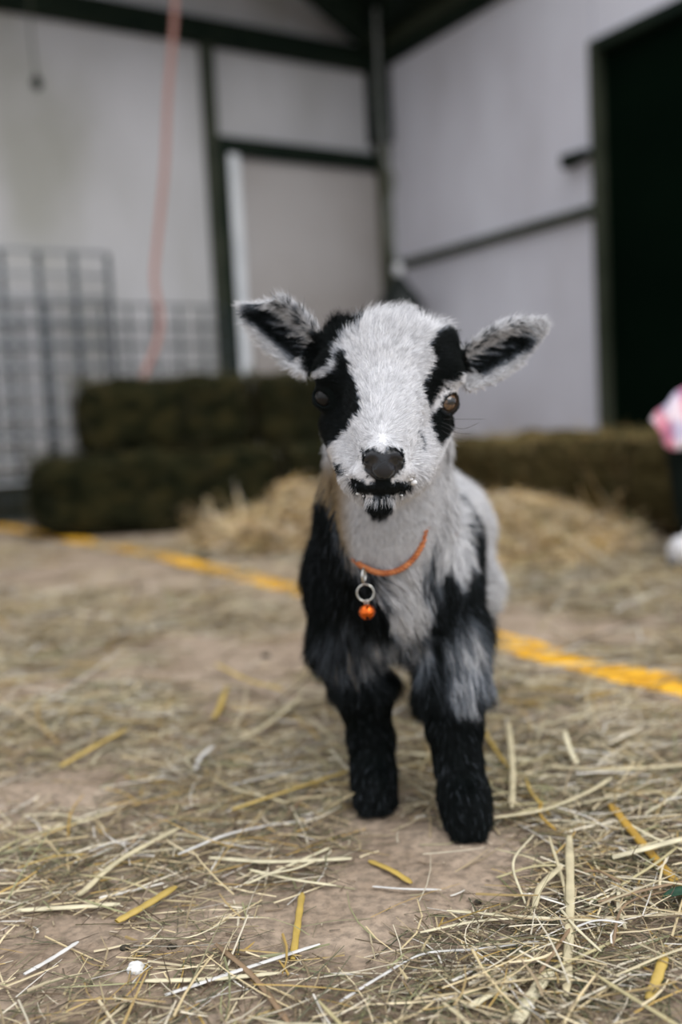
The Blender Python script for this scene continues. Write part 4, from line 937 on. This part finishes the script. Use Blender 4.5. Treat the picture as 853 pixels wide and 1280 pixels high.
# shirt with a checked weave, loose hem and wide cuffs
plaid = mat('pink_plaid', (.6, .4, .45), .8); t = plaid.node_tree; b = t.nodes['Principled BSDF']; tc = t.nodes.new('ShaderNodeTexCoord')
def wave(ax, sc):
    mp = t.nodes.new('ShaderNodeMapping'); mp.inputs['Rotation'].default_value = (0, math.radians(ax), math.radians(35)); w_ = t.nodes.new('ShaderNodeTexWave'); w_.inputs['Scale'].default_value = sc
    t.links.new(tc.outputs['Object'], mp.inputs[0]); t.links.new(mp.outputs[0], w_.inputs[0]); return w_
w1, w2 = wave(20, 6), wave(110, 6); r1 = t.nodes.new('ShaderNodeValToRGB'); r2 = t.nodes.new('ShaderNodeValToRGB'); mx = t.nodes.new('ShaderNodeMix'); mx.data_type = 'RGBA'; mx.blend_type = 'MULTIPLY'; mx.inputs[0].default_value = 1
r1.color_ramp.elements[0].position = .2; r1.color_ramp.elements[0].color = (.72, .28, .36, 1); r1.color_ramp.elements[1].position = .6; r1.color_ramp.elements[1].color = (.86, .80, .84, 1)
r2.color_ramp.elements[0].position = .25; r2.color_ramp.elements[0].color = (.62, .62, .78, 1); r2.color_ramp.elements[1].position = .6; r2.color_ramp.elements[1].color = (.98, .93, .95, 1)
t.links.new(w1.outputs['Fac'], r1.inputs[0]); t.links.new(w2.outputs['Fac'], r2.inputs[0]); t.links.new(r1.outputs[0], mx.inputs[6]); t.links.new(r2.outputs[0], mx.inputs[7]); t.links.new(mx.outputs[2], b.inputs['Base Color'])
S2 = Sculpt((.6, 1.8, .25), (1.6, 2.9, 1.1), .009)
S2.cone((hipL + hipR) / 2 + [0, 0, .06], chestp, .155, .135, .04); S2.cone(shL, shR, .058, .058, .04)
for a, b_, c in ((shL, elL, wrL), (shR, elR, wrR)):
    S2.cone(a, b_, .060, .055, .03); e = b_ + (c - b_) * .80; S2.cone(b_, e, .055, .052, .02)
    S2.cone(c, c + (c - b_) * .4, .045, .05, .006, 's')
S2.cone(neckp + [0, 0, .02], neckp + [0, 0, .1], .05, .07, .01, 's')
V_, F_ = S2.mesh(); link('shirt', np_mesh('shirt', V_, F_), plaid, PB)
# loose pink cuff corner hanging below the forearm
q = [at(815, 524, 2.24), at(853, 486, 2.26), at(900, 465, 2.36), at(905, 560, 2.30), at(868, 556, 2.24), at(838, 561, 2.23)]
bm = bmesh.new(); n_ = 12; top = catmull(q[:3], n_); bot = catmull([q[0], q[5], q[4], q[3]], 8); bot = bot[np.linspace(0, len(bot) - 1, len(top)).astype(int)]
rowsv = []
for i in range(len(top)):
    rowsv.append([bm.verts.new(Vector([float(v) for v in top[i] + (bot[i] - top[i]) * k / 8 + np.array([0, .012 * math.sin(i * .8 + k * .3), 0])])) for k in range(9)])
for i in range(1, len(rowsv)):
    for k in range(8):
        try: bm.faces.new((rowsv[i - 1][k], rowsv[i - 1][k + 1], rowsv[i][k + 1], rowsv[i][k]))
        except ValueError: pass
me = bm_mesh('shirt_tail', bm, True); o = link('shirt_tail', me, plaid, PB); md = o.modifiers.new('thickness', 'SOLIDIFY'); md.thickness = .003
hc_ = Sculpt(headp - .14, headp + .16, .008); hc_.ell(headp + [.012, .012, .05], (.078, .084, .088), .02); hc_.cone(headp + [.03, .03, .03], headp + [.045, .045, -.07], .072, .05, .02); hc_.ell(headp + [-.068, -.078, -.01], (.062, .062, .088), .01, None, 's')
V_, F_ = hc_.mesh(); link('hair', np_mesh('hair', V_, F_), noisy('brown_hair', (.03, .018, .01), (.07, .04, .02), 60, .6, .5, 200), PB)
# shoes
shoe_m = noisy('white_canvas', (.5, .5, .52), (.62, .62, .64), 60, .6); sole_m = mat('grey_sole', (.10, .10, .09), .7)
for an, heel, toe in ((ankL, np.array([.90, 2.31, .0]), np.array([.755, 2.19, .0])), (ankR, np.array([1.03, 2.03, 0]), np.array([.90, 1.90, 0]))):
    Sh = Sculpt(np.minimum(heel, toe) - [.09, .09, .01], np.maximum(heel, toe) + [.09, .09, .18], .004)
    Sh.cone(heel + [0, 0, .050], toe + [0, 0, .040], .040, .036, .01); Sh.cone(heel + (toe - heel) * .12 + [0, 0, .08], heel + (toe - heel) * .62 + [0, 0, .078], .038, .030, .02)
    Sh.ell((heel + toe) / 2 - [0, 0, .10], (.5, .5, .117), .002, None, 's')
    V_, F_ = Sh.mesh(); sh = link('shoe', np_mesh('shoe', V_, F_), shoe_m, PB)
    So = Sculpt(np.minimum(heel, toe) - [.09, .09, .01], np.maximum(heel, toe) + [.09, .09, .10], .004)
    So.cone(heel + [0, 0, .02], toe + [0, 0, .02], .038, .033, .004); So.ell((heel + toe) / 2 + [0, 0, .14], (.6, .6, .122), .002, None, 's'); So.ell((heel + toe) / 2 - [0, 0, .118], (.6, .6, .12), .002, None, 's')
    V_, F_ = So.mesh(); so = link('sole', np_mesh('sole', V_, F_), sole_m); so.parent = sh
    link('lace', tube_mesh('lace', [heel * (1 - u) + toe * u + np.array([0.018 * (-1) ** i, -.012 * (-1) ** i, .098 - .012 * i]) for i, u in enumerate((.3, .36, .42, .48, .54))], .0022, 6), mat('lace_white', (.8, .8, .8)), None).parent = sh

for q in (-1, 1):
    for nm, rr, dd, mm in (('eye', .0112, .0635, mat('eye_white', (.7, .7, .68), .2)), ('iris', .0082, .0685, mat('brown_iris', (.05, .03, .02), .2))):
        c = fc_ + fd * dd + fs * q * .030 + np.array([0, 0, .016]); bm = bmesh.new(); bmesh.ops.create_uvsphere(bm, u_segments=16, v_segments=10, radius=rr)
        for v in bm.verts: v.co = v.co + Vector([float(u) for u in c])
        link(nm, bm_mesh(nm, bm, True), mm, PB)
link('lips', tube_mesh('lips', [fc_ + fd * (.079 - abs(k) * .0022) + fs * k * .006 + np.array([0, 0, -.034]) for k in range(-4, 5)], [.001, .003, .004, .0045, .004, .0045, .004, .003, .001], 8), mat('lip_skin', (.45, .18, .15), .5), PB)
